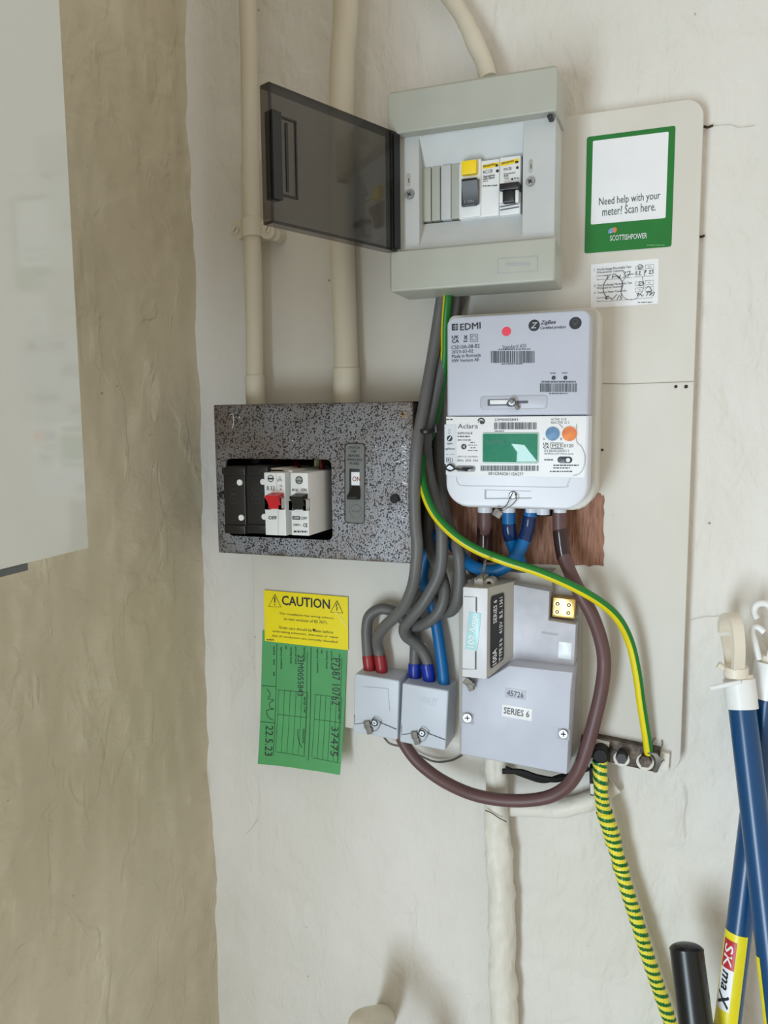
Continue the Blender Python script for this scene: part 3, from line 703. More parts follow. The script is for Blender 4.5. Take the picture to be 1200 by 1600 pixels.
line(mb, [VM(638, 334), VM(664, 288), VM(690, 334), VM(638, 334)], .7, D1); text(mb, 'A', VM(656, 308, 674, 328), D1)
text(mb, 'B', VM(532, 386, 554, 428), D1); text(mb, '32', VM(564, 386, 614, 428), D1); text(mb, '32', VM(660, 374, 688, 396), D1); text(mb, 'A', VM(662, 408, 684, 430), D1)
text(mb, 'OFF', VM(546, 690, 632, 726), D1, bold=.05)
line(mb, [VM(628, 256), VM(636, 460)], .4, D1, 1); line(mb, [VM(646, 636), VM(648, 884)], .4, D1, 1)
mb.build('printed_marks', [M_ink, M_inkpale], p1, recalc=False)
mb = MB(); ring(mb, *VM(858, 326), 5.8, D2, 1, 0)
for yy in (300, 312, 324, 336, 348): quad(mb, *VM(828, yy, 888, yy + 7), D2, 0)
text(mb, 'B16', VM(788, 412, 844, 436), D2, bold=.03); text(mb, 'ON', VM(880, 410, 932, 438), D2, bold=.01)
quad(mb, *VM(790, 690, 868, 726), D2, 0); text(mb, '3000', VM(800, 697, 858, 719), D2 + .0002, 2); text(mb, 'OFF', VM(878, 698, 940, 728), D2, bold=.01)
text(mb, '240V~', VM(798, 768, 880, 790), D2, bold=.02); text(mb, 'CE', VM(900, 764, 942, 802), D2, bold=.05)
dashes(mb, VM(804, 838, 942, 856), D2, 0, 1, 6)
mb.build('printed_marks', [M_ink, M_inkpale, M_white], p2, recalc=False)
mb = MB(); slab(mb, *VM(540, 204, 700, 250), .03, .093, rad=.003, mi=0); slab(mb, *VM(706, 220, 790, 250), .03, .098, rad=.001); mb.build('contact_block', M_breside, p1)
for P_ in ([(461, 718, .03), (464, 727, .05), (468, 737, .06)], [(500, 716, .05), (503, 735, .05), (503, 760, .045)], [(430, 716, .03), (433, 730, .04), (433, 745, .04)]):
    mb = MB(); tubepts(mb, path(P_, 4), .0032, 10); mb.build('red_wire', M_redwire, fb)
mb = MB(); slab(mb, *VM(1010, 118, 1062, 190), .03, .055); mb.build('terminal', mat('dull_olive_terminal', (130, 130, 90), .6), fb)
# main switch plate
VS = View(520, 680, 10)
mb = MB(); slab(mb, *VS(180, 125, 500, 1385), .0765, .0778, rad=.004, bev=.0003, rot=1, mi=0); sw = mb.build('switch_plate', M_ink, fb)
mb = MB(); ringplate(mb, VS(192, 138, 488, 1373), VS(258, 525, 418, 1000), .0775, .0786, .0035, .0004, rot=1); mb.build('switch_escutcheon', M_fusegrey, sw)
mb = MB(); slab(mb, *VS(285, 575, 420, 785), .0775, .0783); mb.build('on_flag', M_label, sw)
mb = MB(); text(mb, 'ON', VS(306, 645, 432, 722), .0785, 0, bold=.02); lab(mb.build('flag_text', mat('brown_red_ink', (140, 50, 36), .6), sw, recalc=False), 'red ON lettering')
mb = MB(); a = W(*VS(270, 800), .080); e = W(*VS(420, 1000), .080)
mb.add([(a.x + .002, -.078, a.z), (e.x, -.078, a.z), (e.x, -.078, e.z), (a.x + .002, -.078, e.z), (a.x + .002, -.079, a.z), (e.x, -.079, a.z), (e.x, -.087, e.z + .003), (a.x - .001, -.087, e.z + .003), (e.x, -.086, e.z), (a.x - .001, -.086, e.z)],
       [[0, 1, 5, 4], [4, 5, 6, 7], [7, 6, 8, 9], [3, 2, 8, 9], [0, 4, 7, 9, 3], [1, 5, 6, 8, 2]]); mb.build('main_switch_lever', M_carrier, sw, smooth=20)
mb = MB(); dS = .0788
for s, b in (('SWITCH', (248, 176, 420, 212)), ('OFF', (285, 238, 370, 274)), ('BEFORE', (245, 302, 420, 338)), ('HANDLING', (222, 364, 455, 400)), ('FUSES', (262, 424, 412, 460))): text(mb, s, VS(*b), dS, 0, bold=.02, rot=1)
mb.build('switch_lettering', [M_ink, M_fusegrey], sw, recalc=False)
mb = MB(); ring(mb, *VS(358, 1190), 10, dS, .6); text(mb, 'WYLEX', VS(290, 1174, 428, 1204), dS); mb.build('moulded_badge', mat('grey_relief', (84, 90, 90), .6), sw, recalc=False)
mb = MB(); disc(mb, 615.5, 779.5, 6.8, .0765, .0805, 0, 20); disc(mb, 624, 781, 2, .0765, .078, 0, 10); mb.build('cover_screw', M_matblack, fb)
mb = MB(); slab(mb, 640, 637, 655, 675, BD, .06, rad=.001); lab(mb.build('rear_block', M_matblack, fb), 'black block behind the cable tie')

# ================================================================== smart meter
mt = thing('electricity_meter', 'white smart electricity meter with green display below a comms module', 'meter', W(806, 795, BD))
V1 = View(690, 480, 4.8); V2 = View(690, 640, 4.8); MD = .10
mb = MB(); slab(mb, 697, 489, 928, 797, BD, .072, rad=[.006, .006, .02, .02], bev=.002); mb.build('back_case', M_meterside, mt)
mb = MB(); slab(mb, 695, 490.5, 917, 650, .05, MD, rad=[.0075, .0075, .0006, .0006], bev=.0022, seg=8); hub = lab(mb.build('comms_module', M_meter, mt), 'blue-grey upper communications module')
mb = MB(); slab(mb, 693.5, 651, 915, 794, .05, MD + .0005, rad=[.0006, .0006, .021, .021], bev=.0022, seg=10); low = mb.build('lower_case', M_meter2, mt)
d = MD + .0004
mb = MB()
text(mb, 'EDMI', V1(138, 118, 292, 168), d, bold=.03, rot=-2); quad(mb, *V1(76, 124, 122, 174), d, 0)
for k in (0, 1): quad(mb, *V1(86, 138 + 16 * k, 122, 142 + 16 * k), d + .0001, 2)
quad(mb, *V1(104, 124, 107, 174), d + .0001, 2)
text(mb, 'UK', V1(76, 212, 130, 236), d, bold=.06); text(mb, 'CA', V1(76, 240, 130, 268), d, bold=.06)
line(mb, [V1(168, 210), V1(194, 244)], .6, d); line(mb, [V1(192, 210), V1(166, 244)], .6, d); quad(mb, *V1(164, 252, 192, 260), d, 0); quad(mb, *V1(170, 214, 190, 217), d); line(mb, [V1(172, 216), V1(175, 242), V1(187, 242), V1(190, 216)], .5, d)
for a in ((216, 204, 270, 258), (228, 216, 258, 246)):
    l, t_, r, b = a; line(mb, [V1(l, t_), V1(r, t_), V1(r, b), V1(l, b), V1(l, t_)], .7, d, 1)
text(mb, 'CS010A-08-B2', V1(72, 282, 284, 310), d, rot=-1); text(mb, '2023-03-02', V1(76, 320, 236, 344), d, rot=-1)
text(mb, 'Made in Romania', V1(76, 350, 292, 376), d, rot=-1); text(mb, 'HW Version AE', V1(76, 384, 280, 410), d, rot=-1)
text(mb, 'Standard 420', V1(456, 280, 634, 308), d, 1, rot=-1); dashes(mb, V1(426, 313, 664, 322), d, 1, -1, 8); barcode(mb, V1(370, 328, 696, 418), d, 3, 3, -1); dashes(mb, V1(450, 422, 610, 430), d, 1, -1, 9)
disc(mb, *V1(694, 136), 8.9, d - .0002, d, 0, 32); text(mb, 'Z', V1(668, 114, 720, 158), d + .0002, 2, bold=.03, shear=.3)
text(mb, 'ZigBee', V1(742, 98, 856, 136), d, bold=.03, shear=.25); text(mb, 'Certified product', V1(740, 140, 932, 168), d, bold=.02, shear=.2)
disc(mb, *V1(1003, 119), 9.7, d - .0002, d, 0, 32); ring(mb, *V1(1003, 108), 4.2, d + .0002, .6, 1); quad(mb, *V1(996, 132, 1010, 136), d + .0002, 1); quad(mb, *V1(986, 118, 1020, 121), d + .0002, 1)
text(mb, 'WAN', V1(812, 489, 856, 501), d); text(mb, 'HAN', V1(904, 487, 942, 499), d)
for x in (840, 928): disc(mb, *V1(x, 529), 3.2, d - .0002, d, 0, 20); disc(mb, *V1(x, 529), 1.1, d, d + .0002, 1, 10)
dashes(mb, V1(750, 553, 1010, 565), d, 1, 0, 10); barcode(mb, V1(738, 572, 1014, 636), d, 3, 5, 0); dashes(mb, V1(806, 643, 946, 651), d, 1, 0, 11)
mb.build('printed_marks', [M_ink, M_inkgrey, M_meter, M_bar], hub, recalc=False)
mb = MB(); disc(mb, *V1(486, 181), 7.1, MD, MD + .0004, 0, 32); lab(mb.build('red_dot', M_reddisc, hub), 'round red sticker')
def seal(par, x, y, d, bx, by, rot, tw, wires):
    """screw head, twisted wire and crimped lead tag"""
    mb = MB(); disc(mb, x, y, 5.2, d - .001, d + .0025, 0, 20); disc(mb, x, y, 3, d + .002, d + .0032, 0, 16, inner=.55); mb.build('seal_screw', M_metal, par)
    mb = MB(); disc(mb, x, y, 6.2, d - .001, d + .0012, 0, 20); mb.build('screw_washer', M_inkgrey, par)
    mb = MB()
    for P_ in wires: tubepts(mb, path(P_, 6), .00045, 6)
    mb.build('seal_wire', M_wire, par)
    mb = MB(); slab(mb, bx - tw, by - tw * .85, bx + tw, by + tw * .85, d + .003, d + .0062, rad=.0008, bev=.0006, rot=rot); mb.build('lead_tag', M_lead, par)
# upper slot and seal
mb = MB(); slab(mb, *V1(286, 662, 790, 764), MD, MD + .0003, rad=.003, bev=.0002); mb.build('slot_plate', M_inkpale, hub)
mb = MB(); slab(mb, *V1(290, 666, 786, 760), MD, MD + .0005, rad=.0028, bev=.0002); mb.build('slot_face', M_meter, hub)
mb = MB(); slab(mb, *V1(344, 690, 500, 738), MD, MD + .0007, bev=.0001, mi=0); slab(mb, *V1(362, 696, 500, 728), MD, MD + .0009, bev=.0001, mi=1); slab(mb, *V1(500, 702, 648, 722), MD, MD + .0008, bev=.0001, mi=0); mb.build('slot', [M_inkgrey, M_label], hub)
x, y = V1(525, 714)
seal(hub, x, y, MD + .001, x - 1, y - 3, 35, 3.6, [[(x - 8, y + 3, MD + .002), (x - 3, y - 4, MD + .006), (x + 4, y - 5, MD + .006), (x + 7, y + 2, MD + .004), (x + 1, y + 6, MD + .005), (x - 7, y + 5, MD + .003)]])
mb = MB(); xx, yy = V1(560, 745); slab(mb, xx - 2.6, yy - 4, xx + 2.6, yy + 5, MD + .002, MD + .006, rad=.0006, rot=-30); mb.build('lead_tag', M_lead, hub)
# lower label
d = MD + .0012
mb = MB(); slab(mb, *V2(18, 52, 1062, 500), MD, MD + .0008, rad=.0003, bev=.0002, rot=.4); lbl = mb.build('meter_label', M_label, low)
mb = MB(); quad(mb, *V2(22, 112, 108, 408), d - .0001, 4)
dashes(mb, V2(34, 70, 84, 79), d, 1, 0, 20)
text(mb, 'Aclara', V2(120, 106, 272, 142), d, 1, bold=.005)
line(mb, [V2(272, 84), V2(284, 70), V2(300, 66), V2(314, 74), V2(320, 88), V2(312, 106)], 1.8, d, 0, n=4); disc(mb, *V2(300, 96), 2.8, d - .0002, d, 0, 16); line(mb, [V2(276, 98), V2(284, 86), V2(296, 82)], 1, d, 0, n=3)
text(mb, 'SGM1416-B', V2(120, 169, 230, 185), d, 1, bold=.01); dashes(mb, V2(120, 198, 210, 206), d, 0, 0, 21); dashes(mb, V2(120, 225, 220, 232), d, 1, 0, 22)
disc(mb, *V2(166, 278), 4.2, d - .0002, d, 0, 20); text(mb, '4', V2(158, 266, 174, 290), d + .0002, 2)
for k, (a, b) in enumerate(((214, 250), (198, 268), (216, 254), (196, 270))): dashes(mb, V2(a, 244 + 20 * k, b, 250 + 20 * k), d, 1, 0, 23 + k)
text(mb, '230V 0.5-10(100)A', V2(116, 347, 270, 362), d, 1); text(mb, '50Hz  2023  3A6', V2(116, 373, 272, 389), d, 1)
dashes(mb, V2(48, 150, 68, 154), d, 1, 0, 27); dashes(mb, V2(48, 166, 68, 170), d, 1, 0, 28); dashes(mb, V2(46, 180, 70, 183), d, 1, 0, 29)
disc(mb, *V2(60, 216), 4.7, d - .0002, d, 0, 24); line(mb, [V2(50, 230), V2(70, 202)], 1.3, d + .0002, 2)
text(mb, 'ZigBee', V2(38, 248, 84, 264), d, 0, bold=.02, shear=.2); text(mb, 'agilimos', V2(26, 284, 98, 306), d, 0, bold=.02); dashes(mb, V2(32, 334, 98, 338), d, 1, 0, 30)
line(mb, [V2(36, 362), V2(66, 362), V2(66, 392), V2(36, 392), V2(36, 361)], .9, d, 1); quad(mb, *V2(44, 370, 58, 384), d, 1); line(mb, [V2(80, 362), V2(80, 390)], .7, d, 1)
text(mb, '23M0055843', V2(396, 66, 572, 85), d, 0); barcode(mb, V2(394, 96, 712, 148), d, 3, 12); dashes(mb, V2(398, 158, 472, 165), d, 1, 0, 31)
barcode(mb, V2(292, 420, 726, 460), d, 3, 14, .5); text(mb, '001C0A02011EA277', V2(350, 471, 612, 493), d, 0, rot=.5)
text(mb, 'ACTIVE  Cl. B', V2(820, 65, 934, 81), d, 1); text(mb, 'REACTIVE  Cl. 2', V2(820, 89, 958, 105), d, 1)
line(mb, [V2(880, 106), V2(912, 138)], .5, d, 1)
text(mb, 'A', V2(760, 212, 774, 228), d, 1); text(mb, 'B', V2(890, 212, 904, 228), d, 1)
text(mb, 'UK', V2(762, 248, 806, 268), d, bold=.03); text(mb, 'CA', V2(762, 272, 806, 292), d, bold=.03)
line(mb, [V2(818, 250), V2(910, 252), V2(910, 292), V2(818, 290), V2(818, 250)], .7, d, 0); text(mb, 'M23', V2(830, 259, 900, 285), d, 0); text(mb, '0120', V2(918, 259, 988, 284), d, 0)
text(mb, '0120/SGS0511', V2(770, 300, 952, 319), d, 1); text(mb, 'METROLOGY FW:01.03.06', V2(770, 327, 988, 338), d, 1)
dashes(mb, V2(770, 372, 838, 382), d, 1, 0, 33); dashes(mb, V2(838, 414, 1028, 422), d, 0, 0, 34); dashes(mb, V2(838, 434, 962, 442), d, 0, 0, 35); dashes(mb, V2(812, 460, 984, 468), d, 0, 0, 36)
mb.build('printed_marks', [M_ink, M_inkgrey, M_label, M_bar, M_labelgrey], lbl, recalc=False)
mb = MB(); line(mb, [V2(1012, 108), V2(1012, 236), V2(1050, 280), V2(1074, 350), V2(1066, 430), V2(1036, 478), V2(985, 498)], .9, d + .0003, 0, n=6)
line(mb, [V2(110, 505), V2(122, 552), V2(165, 570), V2(400, 574), V2(900, 582), V2(944, 560), V2(966, 512)], .6, MD + .0007, 0, n=6); mb.build('moulded_seam', M_inkpale, low, recalc=False)
mb = MB(); disc(mb, *V2(832, 181), 12.2, MD, MD + .0015, 1, 40); disc(mb, *V2(832, 181), 11, MD, MD + .002, 0, 40); lab(mb.build('optical_disc', [M_blueorb, M_label], lbl), 'blue swirled disc')
mb = MB(); disc(mb, *V2(960, 181), 13.2, MD, MD + .0015, 1, 40); disc(mb, *V2(959, 181), 11.7, MD, MD + .002, 0, 40); lab(mb.build('optical_disc', [M_orangeorb, M_label], lbl), 'orange disc')
mb = MB(); slab(mb, *V2(868, 352, 980, 402), MD, MD + .0014, rad=.0029, mi=0, seg=8); disc(mb, *V2(890, 378), 3, MD, MD + .0018, 1, 16); disc(mb, *V2(948, 378), 3.4, MD, MD + .0018, 2, 16); text(mb, 'k', V2(916, 366, 934, 390), MD + .002, 1); mb.build('sensor_window', [mat('slate_plastic', (58, 66, 76), .3), M_inkgrey, M_label], lbl)
mb = MB(); ringplate(mb, V2(300, 172, 726, 404), V2(308, 180, 718, 394), MD, MD + .0022, .002, .0012); mb.build('display_bezel', mat('clear_pale_green_bezel', (186, 214, 204), .3), lbl)
mb = MB(); slab(mb, *V2(306, 178, 720, 396), MD, MD + .0014, rad=.001, bev=.0002); lcd = lab(mb.build('display', M_glassgreen, lbl), 'green liquid crystal display')
mb = MB(); text(mb, '01030', V2(330, 226, 470, 262), MD + .0018, 0); mb.build('display_digits', mat('lcd_digit', (34, 104, 84), .3), lcd, recalc=False)
# lower-left slot and seal
mb = MB(); slab(mb, *V2(108, 420, 252, 466), MD, MD + .0016, rad=.0025, bev=.0003, mi=0, seg=8); slab(mb, *V2(150, 428, 240, 448), MD, MD + .002, rad=.0015, mi=1); slab(mb, *V2(120, 450, 220, 458), MD, MD + .002, rad=.0005, mi=2); mb.build('oval_slot', [mat('slot_grey', (140, 142, 140), .4), M_inkgrey, M_metal], low)
x, y = V2(68, 436)
mb = MB(); disc(mb, x, y, 6.2, MD, MD + .003, 0, 20); disc(mb, x, y, 3.6, MD + .002, MD + .0036, 0, 16, inner=.5); mb.build('seal_screw', M_metal, low)
mb = MB(); tubepts(mb, path([(x - 9, y + 1, MD + .003), (x - 2, y - 5, MD + .005), (x + 7, y + 1, MD + .004), (x + 14, y + 3, MD + .003), (x + 28, y + 2, MD + .003)], 6), .0007, 6); tubepts(mb, path([(x - 9, y + 1, MD + .003), (x - 1, y + 5, MD + .005), (x + 8, y + 2, MD + .004), (x + 26, y + 5, MD + .003)], 6), .0007, 6); mb.build('seal_wire', M_ink, low)
# bottom slot and seal
mb = MB(); line(mb, [V2(326, 602), V2(328, 668), V2(675, 664)], 1.6, MD + .0007, 0); line(mb, [V2(326, 602), V2(670, 612)], .5, MD + .0007, 0); quad(mb, *V2(322, 600, 334, 670), MD + .0008, 0); mb.build('slot', M_inkpale, low, recalc=False)
x, y = V2(532, 643)
bx, by = V2(418, 780)
seal(low, x, y, MD + .0008, bx, by, 32, 7, [[(x, y - 4, MD + .004), (x - 5, y + 6, MD + .006), (x - 10, y + 16, MD + .006), (bx + 3, by - 5, MD + .006)], [(x + 4, y - 2, MD + .004), (x + 6, y + 6, MD + .006), (x - 2, y + 16, MD + .006), (bx + 6, by - 3, MD + .006)]])
for x, rx, m in ((758, 12.5, M_meter2), (795, 11, M_meter2), (831, 10.5, M_meter2), (849, 11, M_meter2), (875, 10.5, M_meter2)):
    a = W(x, 794, .052); r0 = rx * .00058
    mb = MB(); tubepts(mb, [Vector((a.x, a.y, a.z + .008)), Vector((a.x, a.y, a.z - (.004 if x != 849 else .006)))], r0, 20); mb.build('terminal_collar', m, low)
mb = MB(); a = W(850, 797, .044); tubepts(mb, [Vector((a.x, a.y, a.z)), Vector((a.x, a.y, a.z - .005))], .0085, 20); mb.build('black_gland', M_matblack, low)

# ================================================================== service cut-out
RC = 2.2
co = thing('service_cutout', 'grey bakelite service head with a main fuse carrier below the meter', 'cut-out', W(806, 1200, BD))
def prism(mb, pts, d0, d1, mi=0, bev=.0008):
    P1 = [W(x, y, d1) for x, y in pts]; cx = sum(p.x for p in P1) / len(P1); cz = sum(p.z for p in P1) / len(P1)
    def at(dd, s):
        out = []
        for p in P1:
            vx, vz = p.x - cx, p.z - cz; L_ = math.hypot(vx, vz); k = (L_ - s) / L_; out.append(Vector((cx + vx * k, -dd, cz + vz * k)))
        return out
    loft(mb, [at(d0, 0), at(d1 - bev, 0), at(d1 - bev * .3, bev * .3), at(d1, bev)], True, True, mi)
mb = MB(); prism(mb, [(716, 905), (868, 912), (906, 925), (904, 1200), (884, 1210), (718, 1178)], BD, .045); mb.build('base', M_cutside, co)
mb = MB(); prism(mb, [(748, 878), (776, 880), (780, 893), (862, 897), (864, 925), (744, 918)], BD, .05); mb.build('top_flange', M_cutside, co)
UD = .066; LD = .086; CD = .104
mb = MB(); prism(mb, [(745, 917), (806, 914), (858.5, 924), (857, 969), (900, 976), (896, 1053), (800, 1040), (745, 1060)], .04, UD); mb.build('upper_cover', M_cut, co)
mb = MB(); prism(mb, [(722, 1058), (762, 1060), (796, 1040), (895, 1051), (892, 1080), (885.5, 1210), (720, 1178)], .03, LD, bev=.0015); lc = mb.build('lower_cover', M_cut2, co)
mb = MB()
fr = [W(723.5, 918, CD), W(761, 919, CD), W(760, 1061, CD), W(722, 1057, CD)]
bk = [W(720, 918, UD), W(803, 915, UD), W(802, 1037, UD), W(718, 1060, UD)]
bk[0].x = fr[0].x - .002; bk[3].x = fr[3].x - .002; bk[0].z = fr[0].z; bk[3].z = fr[3].z; bk[2].z = fr[2].z + .012; bk[1].z = fr[1].z
deep = [Vector((p.x, -.04, p.z)) for p in bk]
loft(mb, [deep, bk, fr]); fc = mb.build('fuse_carrier', M_cutside, co, smooth=20)
mb = MB(); slab(mb, 723, 919, 761, 1060, CD - .001, CD + .0008, rad=.001, bev=.0006, rot=.3); mb.build('carrier_face', M_label if False else mat('pale_grey_bakelite', (216, 218, 224), .4), fc)
mb = MB(); line(mb, [(725, 932), (745, 933), (743.5, 1046), (722, 1045)], 1.0, CD + .0009); quad(mb, 743, 933, 745.5, 955, CD + .001, 0); quad(mb, 742, 1018, 744.5, 1046, CD + .001, 0); mb.build('carrier_window', M_inkgrey, fc, recalc=False)
mb = MB(); slab(mb, 729.5, 957, 749, 1016, CD, CD + .0013, rad=.0003, bev=.0002, rot=6); rl = lab(mb.build('rating_label', M_glow, fc), 'pale cyan translucent label reading 100 Amp')
mb = MB(); text(mb, '100 Amp', (733, 961, 746, 1012), CD + .0016, 0, rot=6, bold=.01, quarter=-1); mb.build('rating_text', M_white, rl, recalc=False)
# black label on the sloping right side of the carrier
def onslope(s, t_, off):      # s 0..1 front->back, t_ 0..1 top->bottom
    a = fr[1].lerp(bk[1], s); b = fr[2].lerp(bk[2], s); p = a.lerp(b, t_)
    nn = (bk[1] - fr[1]).cross(fr[2] - fr[1]).normalized()
    if nn.y > 0: nn = -nn
    return p + nn * off
def slopeshape(mb, loop, off, mi=0):
    mb.add([onslope(s, t_, off) for s, t_ in loop], [list(range(len(loop)))], mi)
hS = (fr[1] - fr[2]).length; wS = (bk[1] - fr[1]).length
lp = [(.12 + .5 * (.5 + x), .12 + .82 * (.5 - y) - .02) for x, y in [(a / 1.0, b / 1.0) for a, b in [(p[0], p[1]) for p in rr(1, 1, .09, 4)]]]
mb = MB(); slopeshape(mb, lp, .0006); bl_ = lab(mb.build('type_label', M_ink, fc, smooth=0), 'black label with white lettering')
def slopetext(mb, s, s0, s1, t0, t1, bold=.02):   # reads bottom -> top
    vs, fs = glyphs(s, bold); x0 = min(v[0] for v in vs); x1 = max(v[0] for v in vs); y0 = min(v[1] for v in vs); y1 = max(v[1] for v in vs)
    mb.add([onslope(s1 + (s0 - s1) * (y - y0) / (y1 - y0), t1 + (t0 - t1) * (x - x0) / (x1 - x0), .001 + lz) for x, y, lz in vs], fs)
mb = MB(); slopetext(mb, '100A', .18, .34, .72, .90, .04); slopetext(mb, 'SERIES 6', .20, .33, .155, .42); slopetext(mb, 'TYPE II b   415V  B.S. 1361', .42, .54, .145, .905)
mb.build('type_text', M_label, bl_, smooth=0, recalc=False)
d = UD + .0004
mb = MB(); slab(mb, 872, 1003, 893, 1030, UD, UD + .0006, rad=.0003, rot=RC); mb.build('silver_sticker', mat('pale_silver_foil', (225, 232, 238), .3), co)
mb = MB(); text(mb, 'MADE IN ENGLAND', (846, 988, 872, 992), d, 0, rot=3); mb.build('moulded_text', M_inkpale, co, recalc=False)
d = LD + .0006
for s, b, bb in (('45726', (792, 1080, 818, 1089), (789, 1077, 822, 1092)), ('SERIES 6', (787, 1108, 827, 1118), (784, 1104, 831, 1123))):
    mb = MB(); slab(mb, *bb, LD, LD + .0003, rad=.0002, bev=.0001, rot=RC + .6); o = mb.build('small_label', M_label if s[0] == 'S' else M_meter, co)
    mb = MB(); text(mb, s, b, d, 0, rot=RC + .6, bold=.015); mb.build('label_text', M_inkgrey, o, recalc=False)
for x, y in ((730, 1122), (880, 1147)):
    mb = MB(); slab(mb, x - 9, y - 8, x + 10, y + 9, LD - .001, LD + .0004, rad=.0003, bev=.0002, rot=RC); o = mb.build('screw_recess', M_inkpale, lc)
    mb = MB(); disc(mb, x, y, 7, LD, LD + .003, 0, 24); line(mb, [(x - 4, y), (x + 4, y + .5)], 1.5, LD + .0031, 1); line(mb, [(x, y - 4), (x + .5, y + 4)], 1.5, LD + .0031, 1); mb.build('cover_screw', [M_metal, M_ink], lc)
mb = MB(); slab(mb, 724, 1062, 741, 1074, LD + .004, LD + .0075, rad=.0005, bev=.0006, rot=35); slab(mb, 730, 1069, 739, 1080, LD + .004, LD + .008, rad=.0005, rot=-25); mb.build('lead_tag', M_lead, co)
mb = MB()
for dx in (0, 3): tubepts(mb, path([(736 + dx, 1071, LD + .006), (739 + dx, 1066, LD + .008), (742 + dx, 1060, CD - .004)], 3), .0004, 6)
mb.build('seal_wire', M_wire, co)
mb = MB(); slab(mb, 741, 904, 754, 919, UD, CD - .012, rad=.001); disc(mb, 764, 912, 8, .07, .085, 0, 20, inner=.45); mb.build('carrier_lug', M_cutside, fc)
mb = MB(); tubepts(mb, path([(742, 908, .09), (752, 896, .1), (757, 886, .1), (760, 872, .1)], 5), .0005, 6); tubepts(mb, path([(756, 906, .09), (755, 896, .1), (758, 884, .1), (756, 878, .1), (759, 874, .1)], 5), .0005, 6); tubepts(mb, [W(755, 890, .1), W(758, 880, .1)], .0014, 8); mb.build('seal_wire', M_wire, fc)
# brass terminal block
bt = MB(); slab(bt, 863, 935, 898, 966, .045, .058, rad=.0006, bev=.0006, rot=2); tb = tag(bt.build('terminal_block', M_brass), 'small brass terminal block with four screw holes in the notch of the service head', 'terminal block')
for x, y in ((871, 943.5), (889, 945.5), (870.5, 956), (888, 958)):
    mb = MB(); disc(mb, x, y, 5.2, .0575, .0586, 0, 20, inner=.66); disc(mb, x, y, 3.4, .0575, .0582, 1, 16); disc(mb, x, y, 1.4, .058, .0586, 0, 8); mb.build('terminal_screw', [M_brass, M_brassdark], tb)

# ================================================================== connector blocks
HD = .053
def henley(l, t, r, b, rot, lb, sx, sy, rear):
    o = thing('connector_block', lb, 'connector block', W((l + r) / 2, b, BD), 'pair of connector blocks')
    mb = MB(); slab(mb, l, t, r, b, BD, HD, rad=.0022, bev=.0016, rot=rot); mb.build('body', M_henley, o)
    mb = MB(); k = HD + .0003
    x0, x1 = l + 1.5, r - 1.5
    line(mb, [(x0, sy - 13), (x0, sy + 2), (sx - 7, sy - 1)], 1.1, k); line(mb, [(sx + 8, sy - 1), (x1 - 1, sy + 10)], 1.4, k)
    mb.build('cover_seam', M_inkgrey, o, recalc=False)
    mb = MB(); disc(mb, sx, sy, 7, HD - .001, HD + .0008, 1, 24); disc(mb, sx, sy, 5.6, HD, HD + .0012, 2, 24, inner=.62); disc(mb, sx, sy, 3.6, HD, HD + .0022, 0, 20, inner=.45); mb.build('cover_screw', [M_metal, M_henley, M_ink], o)
    mb = MB(); slab(mb, sx - 17, sy - 2, sx - 7, sy + 9, HD + .001, HD + .0035, rad=.0005, rot=-12); slab(mb, sx - 13, sy + 8, sx - 4, sy + 18, HD + .001, HD + .004, rad=.0005, rot=-18); mb.build('lead_tag', M_lead, o)
    mb = MB(); tubepts(mb, path([(sx - 7, sy + 3, HD + .002), (sx - 1, sy - 8, HD + .003), (sx + 8, sy - 3, HD + .003), (sx + 10, sy, HD + .002), (sx + 3, sy + 12, HD + .002), (sx - 5, sy + 16, HD + .003)], 6), .0005, 6); mb.build('seal_wire', M_wire, o)
    return o
h1 = henley(552.5, 1058, 622, 1151, 2.5, 'left white connector block fed by two red-sleeved grey cables', 585, 1129.5, 0)
mb = MB(); line(mb, [(568, 1073), (606, 1076)], .5, HD + .0003); line(mb, [(606, 1076), (609, 1112)], .5, HD + .0003); mb.build('moulded_outline', M_inkpale, h1, recalc=False)
h2 = henley(626, 1073, 698, 1167, 3, 'right white connector block fed by two blue-sleeved cables and a thick blue cable', 659, 1146, 0)
mb = MB(); text(mb, 'HENLEY', (653, 1090, 683, 1102), HD + .0003, 0, rot=3); mb.build('moulded_text', mat('white_relief', (207, 214, 225), .5), h2, recalc=False)
mb = MB(); a = W(714, 1108, .034); boxw(mb, (a.x - .003, a.y - .003, a.z - .006), (a.x + .0005, a.y + .003, a.z + .006)); 

# ================================================================== cables
def cable(name, P_, rad, m, lb, cat='cable', group=None, n=8, par=None, seg=16, mf=None, mats=None, tw=0):
    mb = MB(); tubepts(mb, path(P_, n), rad, seg, mf=mf, tw=tw); o = mb.build(name, mats or m, par)
    return tag(o, lb, cat, group) if par is None else o
def sleeve(par, P_, rad, m, nm='sleeve'):
    mb = MB(); pts = path(P_, 4); n = len(pts); rr2 = [rad * (.92 if i in (0, n - 1) else 1.0) for i in range(n)]; tubepts(mb, pts, rr2, 18); return mb.build(nm, m, par)
GR = .0060; gg = 'grey tails below the consumer unit'
